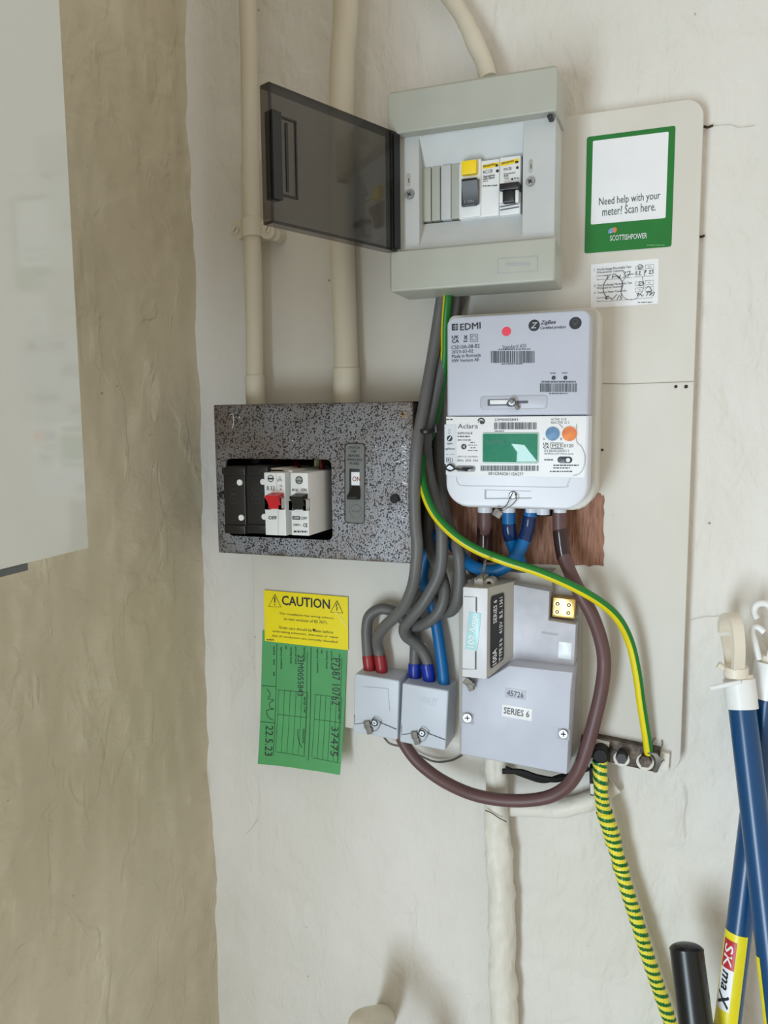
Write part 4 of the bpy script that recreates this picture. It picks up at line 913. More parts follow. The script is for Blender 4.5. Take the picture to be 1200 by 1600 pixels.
# the view measures the outer edge, so depth d is the cable centre
g1 = cable('grey_cable', [(697, 430, .05), (690, 470, .05), (683, 515, .050), (673, 575, .052), (663, 630, .062), (656, 665, .070), (651, 700, .077), (647.5, 760, .078), (649, 819, .078), (652, 851, .078), (650, 884, .076), (645, 915, .072), (633, 945, .066), (617, 964, .060), (601, 979, .054), (591, 994, .046), (590, 1008, .038), (594, 1026, .035), (596, 1056, .034)], GR, M_grey, 'long grey cable from the consumer unit ending in the right of two red sleeves', group=gg)
sleeve(g1, [(593.5, 1023, .0355), (595.5, 1036, .035), (597, 1050, .0345)], .0067, M_redsleeve)
g2 = cable('grey_cable', [(712, 430, .042), (709, 475, .042), (703, 515, .042), (690, 575, .044), (678, 625, .05), (669, 662, .056), (665, 690, .058), (667, 721, .052), (673, 754, .055), (680, 780, .059), (686, 803, .062), (690, 827, .066), (690.5, 851, .066), (689.5, 880, .065), (684, 902, .064), (674, 922, .063), (660, 945, .062), (643, 965, .058), (632, 980, .052), (634, 993, .045), (645, 1002, .040), (657, 1013, .036), (665, 1026, .034), (669, 1040, .033), (670, 1070, .032)], GR, M_grey, 'grey cable with a sharp bend ending in the right of two blue sleeves', group=gg)
sleeve(g2, [(667, 1036, .0335), (669.5, 1050, .033), (671.5, 1066, .032)], .0070, M_bluesleeve)
g3 = cable('grey_cable', [(722, 430, .030), (718, 470, .029), (704, 510, .027), (690, 560, .026), (685, 620, .026), (685, 700, .026), (689, 760, .028), (699, 812, .036), (711, 845, .051), (717, 868, .056), (719, 900, .054), (716, 932, .050), (710, 949, .045), (701, 956, .040), (690, 952, .034), (676, 935, .028), (662, 925, .026), (651, 935, .026), (649.5, 970, .026), (649, 1010, .027), (648, 1040, .029), (648, 1066, .03)], GR, M_grey, 'grey cable looping low and dropping to the left of the two blue sleeves', group=gg)
sleeve(g3, [(648, 1036, .0285), (648, 1050, .029), (648.5, 1063, .0295)], .0070, M_bluesleeve)
g4 = cable('grey_cable', [(672, 700, .025), (671, 780, .025), (669, 825, .027), (671, 850, .032), (679, 875, .038), (690, 900, .044), (695, 925, .048), (689, 950, .050), (673, 969, .048), (653, 978, .040), (636, 974, .035), (622, 960, .036), (603, 951.5, .036), (588, 954, .036), (576.5, 964, .036), (573, 982, .036), (573.5, 1005, .035), (575, 1026, .034), (577, 1052, .033)], GR, M_grey, 'grey cable arching over into the left of the two red sleeves', group=gg)
sleeve(g4, [(575, 1023, .034), (576.5, 1036, .034), (578, 1050, .0335)], .0067, M_redsleeve)
# blue
b1 = cable('blue_cable', [(831, 790, .05), (829, 800, .05), (826, 822, .05), (819, 845, .053), (808, 866, .057), (794, 882, .060), (770, 893, .061), (746, 888, .058), (727, 876, .048), (712, 857, .036), (700, 843, .029), (688, 836, .026), (676, 841, .026), (669, 860, .028), (662, 886, .030), (661, 908, .030), (669, 926, .030), (677, 952, .031), (683, 982, .032), (688, 1015, .034), (692, 1045, .034), (695, 1078, .034)], .0062, M_blue, 'thick blue cable looping from the meter down into the right connector block', group='blue tails from the meter')
sleeve(b1, [(828, 806, .05), (825, 825, .05), (819, 845, .0532)], .0067, M_bluetape, 'dark_tape')
b2 = cable('blue_cable', [(795, 790, .05), (795, 805, .05), (796, 830, .05), (801, 850, .046), (808, 866, .040), (814, 885, .035), (818, 905, .032)], .0066, M_blue, 'short blue cable from the meter into the top of the service head', group='blue tails from the meter')
sleeve(b2, [(795, 817, .05), (796, 830, .05), (799, 844, .047)], .0071, M_bluetape, 'dark_tape')
# brown
w1 = cable('brown_cable', [(758, 790, .05), (758, 820, .05), (757, 850, .046), (757, 900, .040)], .0076, M_brown, 'short straight brown cable from the meter into the service head', group='brown tails from the meter')
sleeve(w1, [(758, 817, .05), (757.3, 850, .046), (757, 884, .042)], .0080, M_browntape, 'dark_tape')
w2 = cable('brown_cable', [(874, 790, .05), (874, 806, .05), (875, 835, .05), (880, 865, .050), (890, 893, .053), (906, 926, .056), (926, 963, .054), (940, 1005, .050), (944, 1040, .048), (939, 1082, .052), (929, 1125, .054), (917, 1168, .054), (903, 1205, .052), (882, 1232, .048), (850, 1247, .046), (800, 1251, .046), (745, 1243, .044), (697, 1223, .038), (660, 1197, .034), (638, 1172, .033), (624, 1145, .033), (620, 1125, .033)], .0066, M_brown, 'long brown cable sweeping round from the meter to the left connector block', group='brown tails from the meter')
sleeve(w2, [(874.3, 824, .05), (878, 855, .05), (882, 875, .0492)], .0070, M_browntape, 'dark_tape')
# earth cable
def emf(i, j): return 0 if ((j - 1) % 16) < 8 else 1
ec = cable('earth_cable', [(702, 430, .058), (699, 470, .058), (696, 510, .054), (695, 560, .046), (688, 610, .044), (678, 660, .046), (668, 690, .048), (658.5, 720, .060), (659.5, 750, .069), (668, 782, .077), (684, 810, .079), (712, 838, .082), (745, 859, .082), (790, 877, .082), (840, 893, .080), (890, 914, .074), (935, 939, .064), (965, 966, .054), (984, 1003, .046), (995, 1050, .042), (1002, 1100, .038), (1010, 1150, .033), (1014, 1178, .030)], .0044, None, 'green and yellow earth cable arcing from the consumer unit to the terminal bar', mf=emf, mats=[M_egreen, M_eyellow], tw=.0)
# cable tie
ti = MB(); pts = []
for k in range(25):
    a = 2 * PI * k / 24; pts.append(W(664 + 17 * math.cos(a), 668 + 3.5 * math.sin(a) + 3, .063 + .015 * math.sin(a)))
tubepts(ti, pts, .0022, 8, flat=.5, cap=False); tie = tag(ti.build('cable_tie', M_black), 'black cable tie round the bundle of grey cables beside the fuse box', 'cable tie')
mb = MB(); slab(mb, 677, 662, 683, 676, .064, .072, rad=.001); mb.build('tie_head', M_black, tie)
# loose wires
mb = MB(); tubepts(mb, path([(600, 1152, .01), (610, 1162, .012), (632, 1168, .008), (655, 1180, .006), (680, 1190, .006), (705, 1188, .006), (722, 1180, .008)], 6), .0012, 8)
tag(mb.build('loose_wire', M_wire), 'thin bare wire hanging across the wall below the connector blocks', 'wire')
mb = MB(); tubepts(mb, path([(785, 1205, .038), (815, 1206, .036), (840, 1214, .034), (870, 1218, .03), (898, 1208, .026), (920, 1200, .024)], 6), .003, 8); tubepts(mb, path([(790, 1200, .038), (820, 1212, .032), (850, 1220, .028), (880, 1212, .026), (908, 1210, .024)], 6), .0025, 8)
tag(mb.build('black_cable', M_matblack), 'black wires tangled under the bottom edge of the service head', 'cable')
# striped earth conductor
def smf(i, j):
    ph = smf.cum[i] / .0082 + 2 * j / 18 + .10 * math.sin(smf.cum[i] * 160)
    return 1 if ph % 1.0 < .46 else 0
sp = path([(937, 1188, .036), (938, 1215, .036), (940, 1245, .034), (944, 1268, .032), (953, 1295, .030), (961, 1325, .028), (969, 1352, .026), (974, 1372, .026), (984, 1405, .026), (997, 1445, .026), (1014, 1500, .026), (1031, 1550, .026), (1050, 1605, .026), (1082, 1700, .026), (1110, 1850, .024), (1122, 2000, .01), (1124, 2060, -.02)], 36)
smf.cum = [0]
for a_, b_ in zip(sp[:-1], sp[1:]): smf.cum.append(smf.cum[-1] + (b_ - a_).length)
srad = []
for i in range(len(sp)):
    t_ = i / len(sp); r = .0070
    if 108 <= i < 171: r = .0082
    if 212 <= i < 232: r = .0080
    srad.append(r + .0002 * math.sin(i * .38))
mb = MB(); tubepts(mb, sp, srad, 18, mf=smf); se = tag(mb.build('taped_earth_cable', [M_tapeyellow, M_tapegreen]), 'thick earth cable wrapped in yellow and green striped tape', 'cable')

# ================================================================== terminal bar
tbar = thing('earth_terminal_bar', 'grimy metal earth bar with bolts at the bottom right corner of the board', 'terminal bar', W(970, 1185, BD))
mb = MB(); slab(mb, 918, 1160, 1030, 1196, BD, .027, rad=.002, bev=.0008, rot=5); slab(mb, 928, 1158, 952, 1166, BD, .03, rad=.001, rot=5, mi=1); mb.build('bar', [M_oldmetal, M_wrap], tbar)
mb = MB(); slab(mb, 1022, 1176, 1046, 1204, BD, .024, rad=.0012, bev=.0008, rot=2); mb.build('mounting_foot', M_wrap, tbar)
mb = MB(); slab(mb, 897, 1155, 920, 1182, BD, .03, rad=.001, bev=.0008, rot=3); lab(mb.build('end_block', mat('maroon_block', (92, 38, 32), .5), tbar), 'dark red end block')
mb = MB(); disc(mb, 1034, 1190, 5, .023, .0255, 0, 18); line(mb, [(1031, 1193), (1037, 1187)], 1.2, .0257, 1); mb.build('slotted_screw', [M_wrap, M_ink], tbar)
def hexbolt(x, y, r, d1, m, m2, seg=6):
    mb = MB(); disc(mb, x, y, r * 1.35, .026, .0285, 1, 24); disc(mb, x, y, r, .028, d1, 0, seg); mb.build('hex_bolt', [m, m2], tbar, smooth=20)
hexbolt(971, 1186, 9.5, .040, mat('dark_grey_bolt', (62, 60, 62), .5, metal=.4), M_wrap)
hexbolt(1008, 1191, 10.5, .036, M_oldmetal, M_wrap)
mb = MB(); disc(mb, 938, 1180, 13, .026, .042, 0, 24); disc(mb, 938, 1182, 11, .042, .045, 0, 24); lab(mb.build('cable_lug', M_matblack, tbar), 'round black lug over the taped cable')
mb = MB()
for k in range(3): tubepts(mb, path([(1012, 1176, .034), (1022 + 2 * k, 1180, .036), (1026 + 2.4 * k, 1192, .036), (1022 + 1.5 * k, 1206, .034)], 5), .0011, 6)
mb.build('wire_strand', M_metal, tbar)
mb = MB(); slab(mb, 921, 1200, 938, 1244, BD - .008, .02, rad=.001, rot=-3, mi=0); slab(mb, 922, 1225, 936, 1242, BD - .002, .0206, rad=.001, rot=-3, mi=1); mb.build('back_plate', [M_matblack, M_wrap], tbar)
mb = MB(); pts = [W(1027 + 8 * math.cos(a), 1162 + 9 * math.sin(a), .020) for a in [2 * PI * k / 20 for k in range(-2, 15)]]
tubepts(mb, pts, .0004, 6); tag(mb.build('wire_loop', M_wire), 'hair-thin curled wire on the board above the earth bar', 'wire')

# ================================================================== stickers and tags
# green and white scan sticker
qs = thing('scan_sticker', 'green and white supplier help sticker on the upper right of the board', 'sticker', W(984, 390, BD))
VQ = View(880, 120, 3.75); d = BD + .0005
def quadtilt(mb, tl, tr, br, bl, d0, d1, rad, mi=0, inset=0):
    P4 = [W(*p, d1) for p in (tl, tr, br, bl)]; c = sum(P4, Vector()) / 4
    w = ((P4[1].x - P4[0].x) + (P4[2].x - P4[3].x)) / 2; h = ((P4[0].z - P4[3].z) + (P4[1].z - P4[2].z)) / 2
    rot = -math.degrees(math.atan2((P4[1].z - P4[0].z) + (P4[2].z - P4[3].z), 2 * w)) 
    loft(mb, [put(rr(w, h, rad, 5), c, d0, rot), put(rr(w, h, rad, 5), c, d1, rot)], True, True, mi); return rot
mb = MB(); rq = quadtilt(mb, VQ(132, 352), VQ(656, 288), VQ(636, 992), VQ(132, 1036), BD, BD + .0005, .002); gs = mb.build('green_backing', M_qgreen, qs)
mb = MB(); quadtilt(mb, VQ(170, 378), VQ(616, 320), VQ(602, 828), VQ(166, 864), BD, BD + .0008, .0012); ws = mb.build('white_panel', M_label, qs)
mb = MB(); text(mb, 'Need help with your', VQ(208, 690, 566, 748), BD + .0011, 0, rot=rq - .5, bold=.004); text(mb, 'meter? Scan here.', VQ(228, 750, 540, 800), BD + .0011, 0, rot=rq - .5, bold=.004)
mb.build('panel_text', mat('dark_green_ink', (42, 74, 60), .5), ws, recalc=False)
mb = MB(); text(mb, 'SCOTTISHPOWER', VQ(274, 922, 490, 954), BD + .0008, 0, rot=rq + .6, bold=.01); dashes(mb, VQ(490, 984, 594, 989), BD + .0008, 1, rq, 50)
def leaf(mb, cx, cy, rx, ry, ang, mi):
    pts = []
    for k in range(20):
        a = 2 * PI * k / 20; u = rx * math.cos(a) * (1 - .35 * math.sin(a)); v = ry * math.sin(a); ca, sa = math.cos(ang), math.sin(ang)
        pts.append(W(*VQ(cx + u * ca - v * sa, cy + u * sa + v * ca), BD + .0008 + mi * .00005))
    mb.add(pts, [list(range(20))], mi)
leaf(mb, 272, 905, 8, 15, .5, 2); leaf(mb, 283, 902, 8, 16, .4, 0); leaf(mb, 288, 901, 8, 16, .3, 2); leaf(mb, 302, 899, 11, 17, .2, 3)
mb.build('supplier_mark', [M_label, mat('pale_green_ink', (120, 180, 120), .6), mat('logo_blue', (110, 160, 205), .5), mat('logo_orange', (225, 130, 70), .5)], gs, recalc=False)
# test card
tcd = thing('test_card', 'small white test record sticker with handwriting under the green sticker', 'sticker', W(976, 480, BD))
VT = View(910, 400, 9.23)
mb = MB(); rt = quadtilt(mb, (923, 413), (1029, 404), (1028.5, 474), (923, 482), BD, BD + .0004, .0012); cdp = mb.build('card', M_label, tcd); d = BD + .0006
mb = MB(); R_ = rt
for s, b, bo in (('1.  Pre Exchange Martindale Test', (168, 160, 700, 205), .02), ('Witnessed by Customer', (205, 206, 600, 246), .02), ('Customer', (205, 268, 325, 296), 0), ('Signed', (205, 326, 300, 350), 0),
                 ('2.  Post Exchange Martindale Test', (168, 390, 715, 432), .02), ('Witnessed by Customer', (205, 436, 590, 472), .02), ('3.  Tested at Meter Point Only', (168, 500, 632, 538), .02), ('Customer', (205, 586, 325, 612), 0), ('Signed', (205, 640, 300, 664), 0)):
    text(mb, s, VT(*b), d, 0, rot=R_, bold=bo)
dashes(mb, VT(800, 662, 1020, 676), d, 0, R_, 40)
for l, t_, r, b in ((770, 150, 880, 200), (910, 125, 1030, 185), (765, 368, 872, 432), (905, 350, 1028, 418), (765, 456, 870, 520), (905, 440, 1026, 510)):
    line(mb, [VT(l, t_ + 8), VT(r, t_), VT(r, b - 8), VT(l, b), VT(l, t_ + 8)], .4, d, 0)
for l, t_ in ((950, 148), (945, 376), (805, 478)): text(mb, 'NO' if l > 900 else 'YES', VT(l, t_, l + 40, t_ + 18), d, 0, rot=R_)
line(mb, [VT(300, 345), VT(715, 308)], .35, d); line(mb, [VT(745, 304), VT(1030, 285)], .35, d); line(mb, [VT(300, 655), VT(720, 625)], .35, d); line(mb, [VT(740, 622), VT(1010, 600)], .35, d)
mb.build('printed_form', [M_inkgrey], cdp, recalc=False)
mb = MB(); hw = [[(315, 285), (410, 272)], [(365, 285), (350, 330)], [(440, 262), (430, 325)], [(440, 262), (480, 262), (478, 292), (440, 300)], [(500, 280), (545, 320)], [(548, 270), (535, 320)], [(585, 230), (625, 235), (600, 262), (628, 285), (590, 308)], [(640, 232), (690, 225), (650, 310)], [(640, 270), (745, 258)],
      [(760, 235), (785, 228), (770, 265), (800, 268)], [(810, 228), (835, 225), (815, 268), (850, 265)], [(885, 215), (915, 208), (912, 230), (890, 238)], [(913, 210), (890, 282)], [(960, 215), (985, 210), (965, 252), (1000, 250)], [(1030, 200), (1005, 205), (1022, 235), (1005, 260)],
      [(330, 620), (345, 585), (382, 580), (350, 600), (345, 625), (400, 600), (430, 625), (500, 550)], [(535, 560), (500, 630)], [(555, 540), (575, 560), (545, 590), (570, 610), (540, 630)],
      [(795, 150), (830, 125), (868, 150), (840, 190), (800, 175), (850, 165)], [(808, 400), (840, 370), (878, 395), (850, 430), (812, 415), (850, 400)], [(920, 470), (950, 440), (985, 470), (990, 505), (930, 520)],
      [(780, 545), (815, 540), (785, 580), (830, 545), (860, 580), (885, 555)], [(915, 520), (945, 528), (920, 580)], [(960, 530), (1000, 520), (965, 570), (1035, 520), (1020, 570), (1000, 575)],
      [(390, 340 - 50), (320, 380), (298, 470), (320, 550), (350, 600)], [(480, 280), (560, 350), (580, 430), (550, 520)], [(640, 290), (580, 370), (560, 470), (570, 560), (630, 620), (720, 630), (800, 595), (870, 500), (885, 400), (860, 300)]]
for s in hw: line(mb, [VT(*p) for p in s], .75 if len(s) < 9 else .45, d + .0001, 0, n=5)
mb.build('handwriting', [M_ink], cdp, recalc=False)
# yellow caution label
ca_ = thing('caution_label', 'yellow CAUTION wiring label stuck above the green card', 'label', W(478, 1000, BD))
VY = View(400, 915, 5.425)
YD = BD + .0022
mb = MB(); ry_ = quadtilt(mb, (415, 921.5), (545, 934), (542.5, 1015), (411, 1002), YD - .0004, YD, .0005); yl = mb.build('label_sheet', M_ysticker, ca_); d = YD + .0003
mb = MB(); text(mb, 'CAUTION', VY(216, 100, 624, 182), d, 0, rot=ry_, bold=.045)
for pp_, ex in (([(160, 76), (106, 178), (212, 182), (160, 76)], 0), ([(686, 128), (632, 224), (736, 234), (686, 128)], 1)): line(mb, [VY(*p) for p in pp_], 1.1, d)
quad(mb, *VY(154, 98, 163, 145), d, 0); disc(mb, *VY(158, 160), .9, d - .0001, d, 0, 10)
line(mb, [VY(688, 150), VY(678, 182), VY(690, 184), VY(682, 212)], 1.4, d)
for s, b in (('This installation has wiring colours', (195, 236, 652, 280)), ('to two versions of BS 7671.', (235, 276, 605, 318)), ('Great care should be taken before', (190, 350, 650, 398)), ('undertaking extension, alteration or repair', (135, 388, 694, 440)), ('that all conductors are correctly identified.', (132, 428, 690, 478))):
    l, t_, r, b2 = b; m_ = (t_ + b2) / 2; text(mb, s, VY(l, m_ - 12, r, m_ + 12), d, 0, rot=ry_ - .3, bold=.004)
dashes(mb, VY(88, 456, 152, 464), d, 0, ry_, 44); disc(mb, *VY(490, 376), 2.4, d - .0001, d + .0003, 0, 10, ry=1.6)
mb.build('label_text', [M_ink], yl, recalc=False)
mb = MB(); line(mb, [VY(672, 220), VY(776, 352)], 1.6, d + .0001); mb.build('crease', mat('pale_yellow_crease', (252, 246, 150), .3), yl, recalc=False)
# green card, curling at its foot
gc = thing('meter_reading_card', 'green handwritten meter card hanging below the yellow label', 'card', W(475, 1190, BD))
def card_pt(u, v, off=0):      # u across 0..1, v down 0..1
    tl_, tr_, br_, bl__ = (410, 985), (543.5, 1000), (534.5, 1199), (405.5, 1189)
    x = (tl_[0] * (1 - u) + tr_[0] * u) * (1 - v) + (bl__[0] * (1 - u) + br_[0] * u) * v
    y = (tl_[1] * (1 - u) + tr_[1] * u) * (1 - v) + (bl__[1] * (1 - u) + br_[1] * u) * v
    curl = .010 * max(0, v - .45) ** 2 * (1.2 - abs(u - .55) * .6) * 3 + .006 * v * v * u
    y += v ** 4 * (-3 * math.sin(u * PI) + 3 * u)
    dd = BD + .0012 + curl + off
    p0 = W(x, y, BD + .0012); return Vector((p0.x + curl * .25, -dd, p0.z))
mb = MB(); nu, nv = 14, 24; vs_ = [card_pt(i / nu, j / nv) for j in range(nv + 1) for i in range(nu + 1)] + [card_pt(i / nu, j / nv, -.0004) for j in range(nv + 1) for i in range(nu + 1)]
fs_ = []; o_ = (nu + 1) * (nv + 1)
for j in range(nv):
    for i in range(nu):
        a = j * (nu + 1) + i; q = [a, a + 1, a + nu + 2, a + nu + 1]; fs_.append(q); fs_.append([k + o_ for k in q[::-1]])
for i in range(nu): a = nv * (nu + 1) + i; fs_.append([a, a + 1, a + 1 + o_, a + o_])
for j in range(nv):
    a = j * (nu + 1) + nu; b = a + nu + 1; fs_.append([a, b, b + o_, a + o_]); a = j * (nu + 1); b = a + nu + 1; fs_.append([a, b, b + o_, a + o_])
mb.add(vs_, fs_); cs = mb.build('card_sheet', M_green, gc)
def cuv(x, y):     # from the zoomed card view (868x1600) to u,v
    v = (y - 400) / (1540 - 400) * .97; 
    l = 52 + (28 - 52) * v; r = 772 + (726 - 772) * v; return (x - l) / (r - l), v - .055 * ((x - l) / (r - l) - .3) * (1 - v) - .0
def cline(mb, pts, w, mi=0, n=1, seg=6):
    P_ = catmull(pts, n) if n > 1 else pts
    Q_ = []
    for a, b in zip(P_[:-1], P_[1:]):
        for k in range(seg if n == 1 else 1): Q_.append((a[0] + (b[0] - a[0]) * k / (seg if n == 1 else 1), a[1] + (b[1] - a[1]) * k / (seg if n == 1 else 1)))
    Q_.append(P_[-1]); pw = [card_pt(*cuv(*q), .0003) for q in Q_]; hwid = w * .00032; vs = []
    for i, p in enumerate(pw):
        t = pw[min(i + 1, len(pw) - 1)] - pw[max(i - 1, 0)]; t.y = 0
        if t.length == 0: t = Vector((1, 0, 0))
        t.normalize(); q = Vector((-t.z, 0, t.x)) * hwid; vs += [p + q, p - q]
    mb.add(vs, [[2 * i, 2 * i + 1, 2 * i + 3, 2 * i + 2] for i in range(len(pw) - 1)], mi)
def ctext(mb, s, box, mi=0, bold=0):     # reads downwards
    vs, fs = glyphs(s, bold); x0 = min(v[0] for v in vs); x1 = max(v[0] for v in vs); y0 = min(v[1] for v in vs); y1 = max(v[1] for v in vs)
    l, t, r, b = box
    mb.add([card_pt(*cuv(l + (r - l) * (y - y0) / (y1 - y0), t + (b - t) * (x - x0) / (x1 - x0)), .0003 + lz) for x, y, lz in vs], fs, mi)
mb = MB()
cline(mb, [(175, 500), (158, 1495)], 1); cline(mb, [(462, 520), (458, 1500)], 1.3); cline(mb, [(45, 885), (165, 888)], 1.2); cline(mb, [(35, 1210), (160, 1212)], 1.2)
for x0_, x1_, ys_ in ((190, 435, (915, 1135, 1460)), (500, 722, (940, 1155, 1475))):
    for y in ys_: cline(mb, [(x0_ - 6, y), (x1_, y + 12)], .8)
    for k in range(6 if x0_ < 300 else 6): x = x0_ + k * (x1_ - x0_) / 5; cline(mb, [(x, ys_[0] + k * 2), (x - 14, ys_[2])], .7)
cline(mb, [(432, 560), (420, 1460)], .8); cline(mb, [(722, 600), (700, 1480)], .8)
for s, b in (('agency available', (202, 525, 222, 725)), ('unit', (246, 515, 262, 545)), ('standing charge', (284, 525, 304, 675)), ('price per week', (324, 520, 344, 678)), ('Serial No.', (398, 520, 418, 655)),
             ('agency available', (508, 530, 526, 745)), ('unit', (546, 540, 562, 570)), ('standing charge', (586, 545, 604, 706)), ('price per week', (626, 550, 644, 708)), ('Serial No.', (696, 570, 712, 690)),
             ('METER TYPE', (402, 965, 418, 1105)), ('READING', (400, 1245, 416, 1365)), ('METER TYPE', (694, 1000, 708, 1140))): ctext(mb, s, b, 0, .01)
for y0_, y1_ in ((525, 600), (640, 690), (755, 790)): ctext(mb, 'aaaa'[: max(1, int((y1_ - y0_) / 22))] if False else '---', (146, y0_, 156, y1_), 0, .02)
mb.build('printed_form', [mat('dark_green_print', (28, 74, 46), .6)], cs, recalc=False)
mb = MB()
for s, b in (('P7387 10762', (640, 610, 708, 1020)), ('23M0055843', (350, 590, 400, 960)), ('37475', (640, 1205, 700, 1440)), ('22.5.23', (85, 1240, 150, 1500))): ctext(mb, s, b, 0, -.012)
cline(mb, [(90, 910), (120, 960), (100, 1000), (150, 1010), (115, 1040), (120, 1080), (150, 1090), (90, 1110), (110, 1170), (150, 1190)], 1.2, n=5); cline(mb, [(360, 1250), (360, 1310), (380, 1370), (400, 1402)], 1.2, n=4)
mb.build('handwriting', [M_ink], cs, recalc=False)

# ================================================================== poles on the right
def tofloor(a, b):
    k = (a.z) / (a.z - b.z); return a + (b - a) * k
def frame(t):
    t = t.normalized(); n = Vector((0, 1, 0)); n = (n - t * n.dot(t)).normalized(); return t, n, t.cross(n)
g_ = 'blue broom poles leaning in the corner'
p = thing('broom_pole', 'front blue pole leaning on the wall with yellowed snap hook on top', 'pole', tofloor(W(1159, 1108, .055), W(1193, 1394, .085)), g_)
A = W(1159, 1100, .055); B = W(1193, 1394, .092); Ft = tofloor(A, B)
mb = MB(); tubepts(mb, [A, Ft], .0117, 28); mb.build('shaft', M_bluepole, p)
ax, nx_, bx_ = frame(A - B)
def along(base, t, ax=ax): return base + ax * t
mb = MB(); tubepts(mb, [along(A, -.004), along(A, .022)], .0136, 28); c1_ = mb.build('end_cap', M_white, p)
mb = MB(); tubepts(mb, [along(A, .020), along(A, .0255)], .0122, 28); mb.build('cap_collar', M_cream_pl, c1_)
mb = MB(); q = along(A, .019) + Vector((-.014, -.012, 0)); 
tubepts(mb, [q + Vector((-.010, 0, -.004)), q + Vector((.002, -.002, .001)), q + Vector((.014, -.001, .005))], .0022, 8); mb.build('lever_tab', M_white, c1_)
mb = MB(); tubepts(mb, [W(1150, 1056, .055), W(1150, 1041, .055)], .0104, 24); tubepts(mb, [W(1132, 1044, .055), W(1122, 1038, .055)], .003, 10); mb.build('swivel_flange', M_cream_pl, p)
def strap(mb, P_, w, th_):
    """flat strap following view points; width along the view-right axis turned 35 deg"""
    pts = [W(*q) for q in catmull(P_, 6)]; n = len(pts); vs = []
    side = Vector((math.cos(math.radians(28)), math.sin(math.radians(28)), 0))
    for i, q in enumerate(pts):
        t = (pts[min(i + 1, n - 1)] - pts[max(i - 1, 0)]).normalized(); nn = t.cross(side).normalized(); s2 = side
        for a, b in ((-1, -1), (1, -1), (1, 1), (-1, 1)): vs.append(q + s2 * a * w / 2 + nn * b * th_ / 2)
    fs = [[i * 4 + k, i * 4 + (k + 1) % 4, (i + 1) * 4 + (k + 1) % 4, (i + 1) * 4 + k] for i in range(n - 1) for k in range(4)] + [[0, 1, 2, 3], [n * 4 - 4 + k for k in range(4)]]
    mb.add(vs, fs)
mb = MB(); strap(mb, [(1153, 1046, .062), (1154, 1015, .064), (1152, 985, .064), (1147, 967, .060), (1140, 961, .050), (1134, 966, .040), (1131, 978, .034), (1132, 988, .034)], .0105, .0045); hk = lab(mb.build('snap_hook', M_cream_pl, p), 'yellowed white plastic snap hook')
mb = MB(); strap(mb, [(1141, 1042, .046), (1137, 1015, .042), (1134, 1000, .038), (1133, 994, .036)], .008, .003); mb.build('hook_gate', M_cream_pl, hk)
# rear pole
A2 = W(1199, 1088, .032); B2 = W(1155, 1451, .062); Ft2 = tofloor(A2, B2)
p = thing('broom_pole', 'rear blue pole crossing behind, with a yellow sleeve label and white open hook', 'pole', Ft2, g_)
mb = MB(); tubepts(mb, [A2, Ft2], .0113, 28); mb.build('shaft', M_bluepole, p)
ax2 = (A2 - B2).normalized(); up2 = Vector((0, 0, 1))
mb = MB(); tubepts(mb, [A2 - ax2 * .002, A2 + ax2 * .031], .0142, 28); mb.build('end_cap', M_white, p)
mb = MB(); tubepts(mb, [A2 + ax2 * .031, A2 + ax2 * .037], .0105, 24); c2_ = mb.build('cap_collar', M_cream_pl, p)
mb = MB(); tubepts(mb, path([(1186, 1030, .035), (1180, 1005, .035), (1175, 988, .035), (1178, 980, .035), (1186, 981, .036), (1194, 988, .037)], 6), .0028, 12)
tubepts(mb, path([(1182, 966, .035), (1178, 958, .035), (1180, 948, .035), (1188, 943, .035), (1200, 945, .035), (1209, 958, .035), (1212, 980, .035), (1208, 1005, .035), (1202, 1030, .035)], 6), .0030, 12)
lab(mb.build('open_hook', M_white, p), 'white plastic two-part hook')
# label sleeves
def wraplabel(par, A_, B_, pyA, pyB, rad, a0, a1, m, nm):
    """sheet wrapped on the shaft between two heights, angles in degrees (0 = towards the room, + = right)"""
    ax_ = (A_ - B_).normalized()
    def pt(ang, t, off):
        f_ = Vector((0, -1, 0)); f_ = (f_ - ax_ * f_.dot(ax_)).normalized(); s_ = ax_.cross(f_)
        if s_.x < 0: s_ = -s_
        a = math.radians(ang); return A_ - ax_ * t + f_ * math.cos(a) * (rad + off) + s_ * math.sin(a) * (rad + off)
    return pt
ptf = wraplabel(None, A2, B2, 0, 0, .0113, 0, 0, None, '')
def sheet(ptf, t0, t1, a0, a1, off, m, nm, par, lb=None):
    mb = MB(); na = 12; vs = [ptf(a0 + (a1 - a0) * i / na, t, off) for t in (t0, t1) for i in range(na + 1)]
    mb.add(vs, [[i, i + 1, na + 2 + i, na + 1 + i] for i in range(na)]); o = mb.build(nm, m, par); 
    if lb: lab(o, lb)
    return o
s0 = (A2 - W(1156, 1454, .062)).length
M_ylabel = mat('yellow_shaft_label', (232, 218, 40), .35)
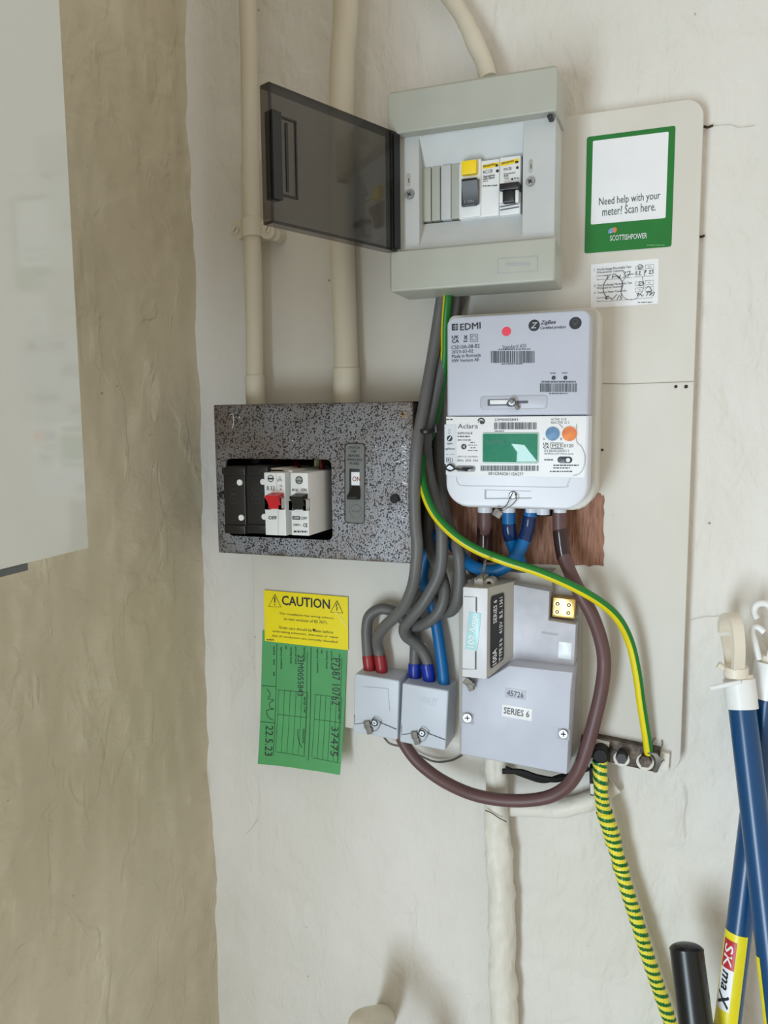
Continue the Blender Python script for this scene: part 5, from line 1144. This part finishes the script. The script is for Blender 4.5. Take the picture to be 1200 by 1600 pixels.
yl2 = sheet(ptf, s0, s0 + .40, -150, 36, .0003, M_ylabel, 'shaft_label', p, 'yellow label wrapped round the shaft')
rl1 = sheet(ptf, s0 + .007, s0 + .033, -72, -8, .0005, mat('red_logo_field', (186, 44, 52), .4), 'logo_red', yl2)
sheet(ptf, s0 + .033, s0 + .071, -72, -8, .0005, M_label, 'logo_white', yl2)
sheet(ptf, s0 + .087, s0 + .16, -95, -20, .0005, M_inkpale, 'barcode_panel', yl2)
mb = MB()
def curvtext(mb, s, t0, t1, a0, a1, off, bold, mi, shear=0):
    vs, fs = glyphs(s, bold, shear); x0 = min(v[0] for v in vs); x1 = max(v[0] for v in vs); y0 = min(v[1] for v in vs); y1 = max(v[1] for v in vs)
    mb.add([ptf(a0 + (a1 - a0) * (y - y0) / (y1 - y0), t0 + (t1 - t0) * (x - x0) / (x1 - x0), off + lz) for x, y, lz in vs], fs, mi)
curvtext(mb, 'SK', s0 + .011, s0 + .032, -60, -20, .0007, .03, 1); curvtext(mb, 'ma', s0 + .035, s0 + .053, -58, -28, .0007, .05, 0, .2); curvtext(mb, 'X', s0 + .054, s0 + .069, -66, -14, .0007, .08, 0, .2)
mb.build('logo_text', [M_ink, M_label], yl2, recalc=False)
ptf1 = wraplabel(None, A, B, 0, 0, .0117, 0, 0, None, '')
front = [o for o in bpy.data.objects if o.name == 'broom_pole'][0]
s1_ = (A - W(1205, 1484, .092)).length
sheet(ptf1, s1_, s1_ + .3, -160, -52, .0003, M_ylabel, 'shaft_label', front)
# black tube
T0 = W(1073, 1486, .075); T1 = W(1087, 1600, .100); Tf = tofloor(T0, T1)
p = thing('vacuum_tube', 'black round-ended tube standing at the bottom of the wall beside the poles', 'tube', Tf)
axT = (T0 - T1).normalized(); pts = [Tf, T0]; rads = [.0158, .0150]
for k in range(1, 8): a = PI / 2 * k / 8; pts.append(T0 + axT * .0078 * math.sin(a)); rads.append(.0150 * math.cos(a) + .0006)
mb = MB(); tubepts(mb, pts, rads, 32); mb.build('tube_body', mat('black_gloss_tube', (8, 13, 19), .3), p)
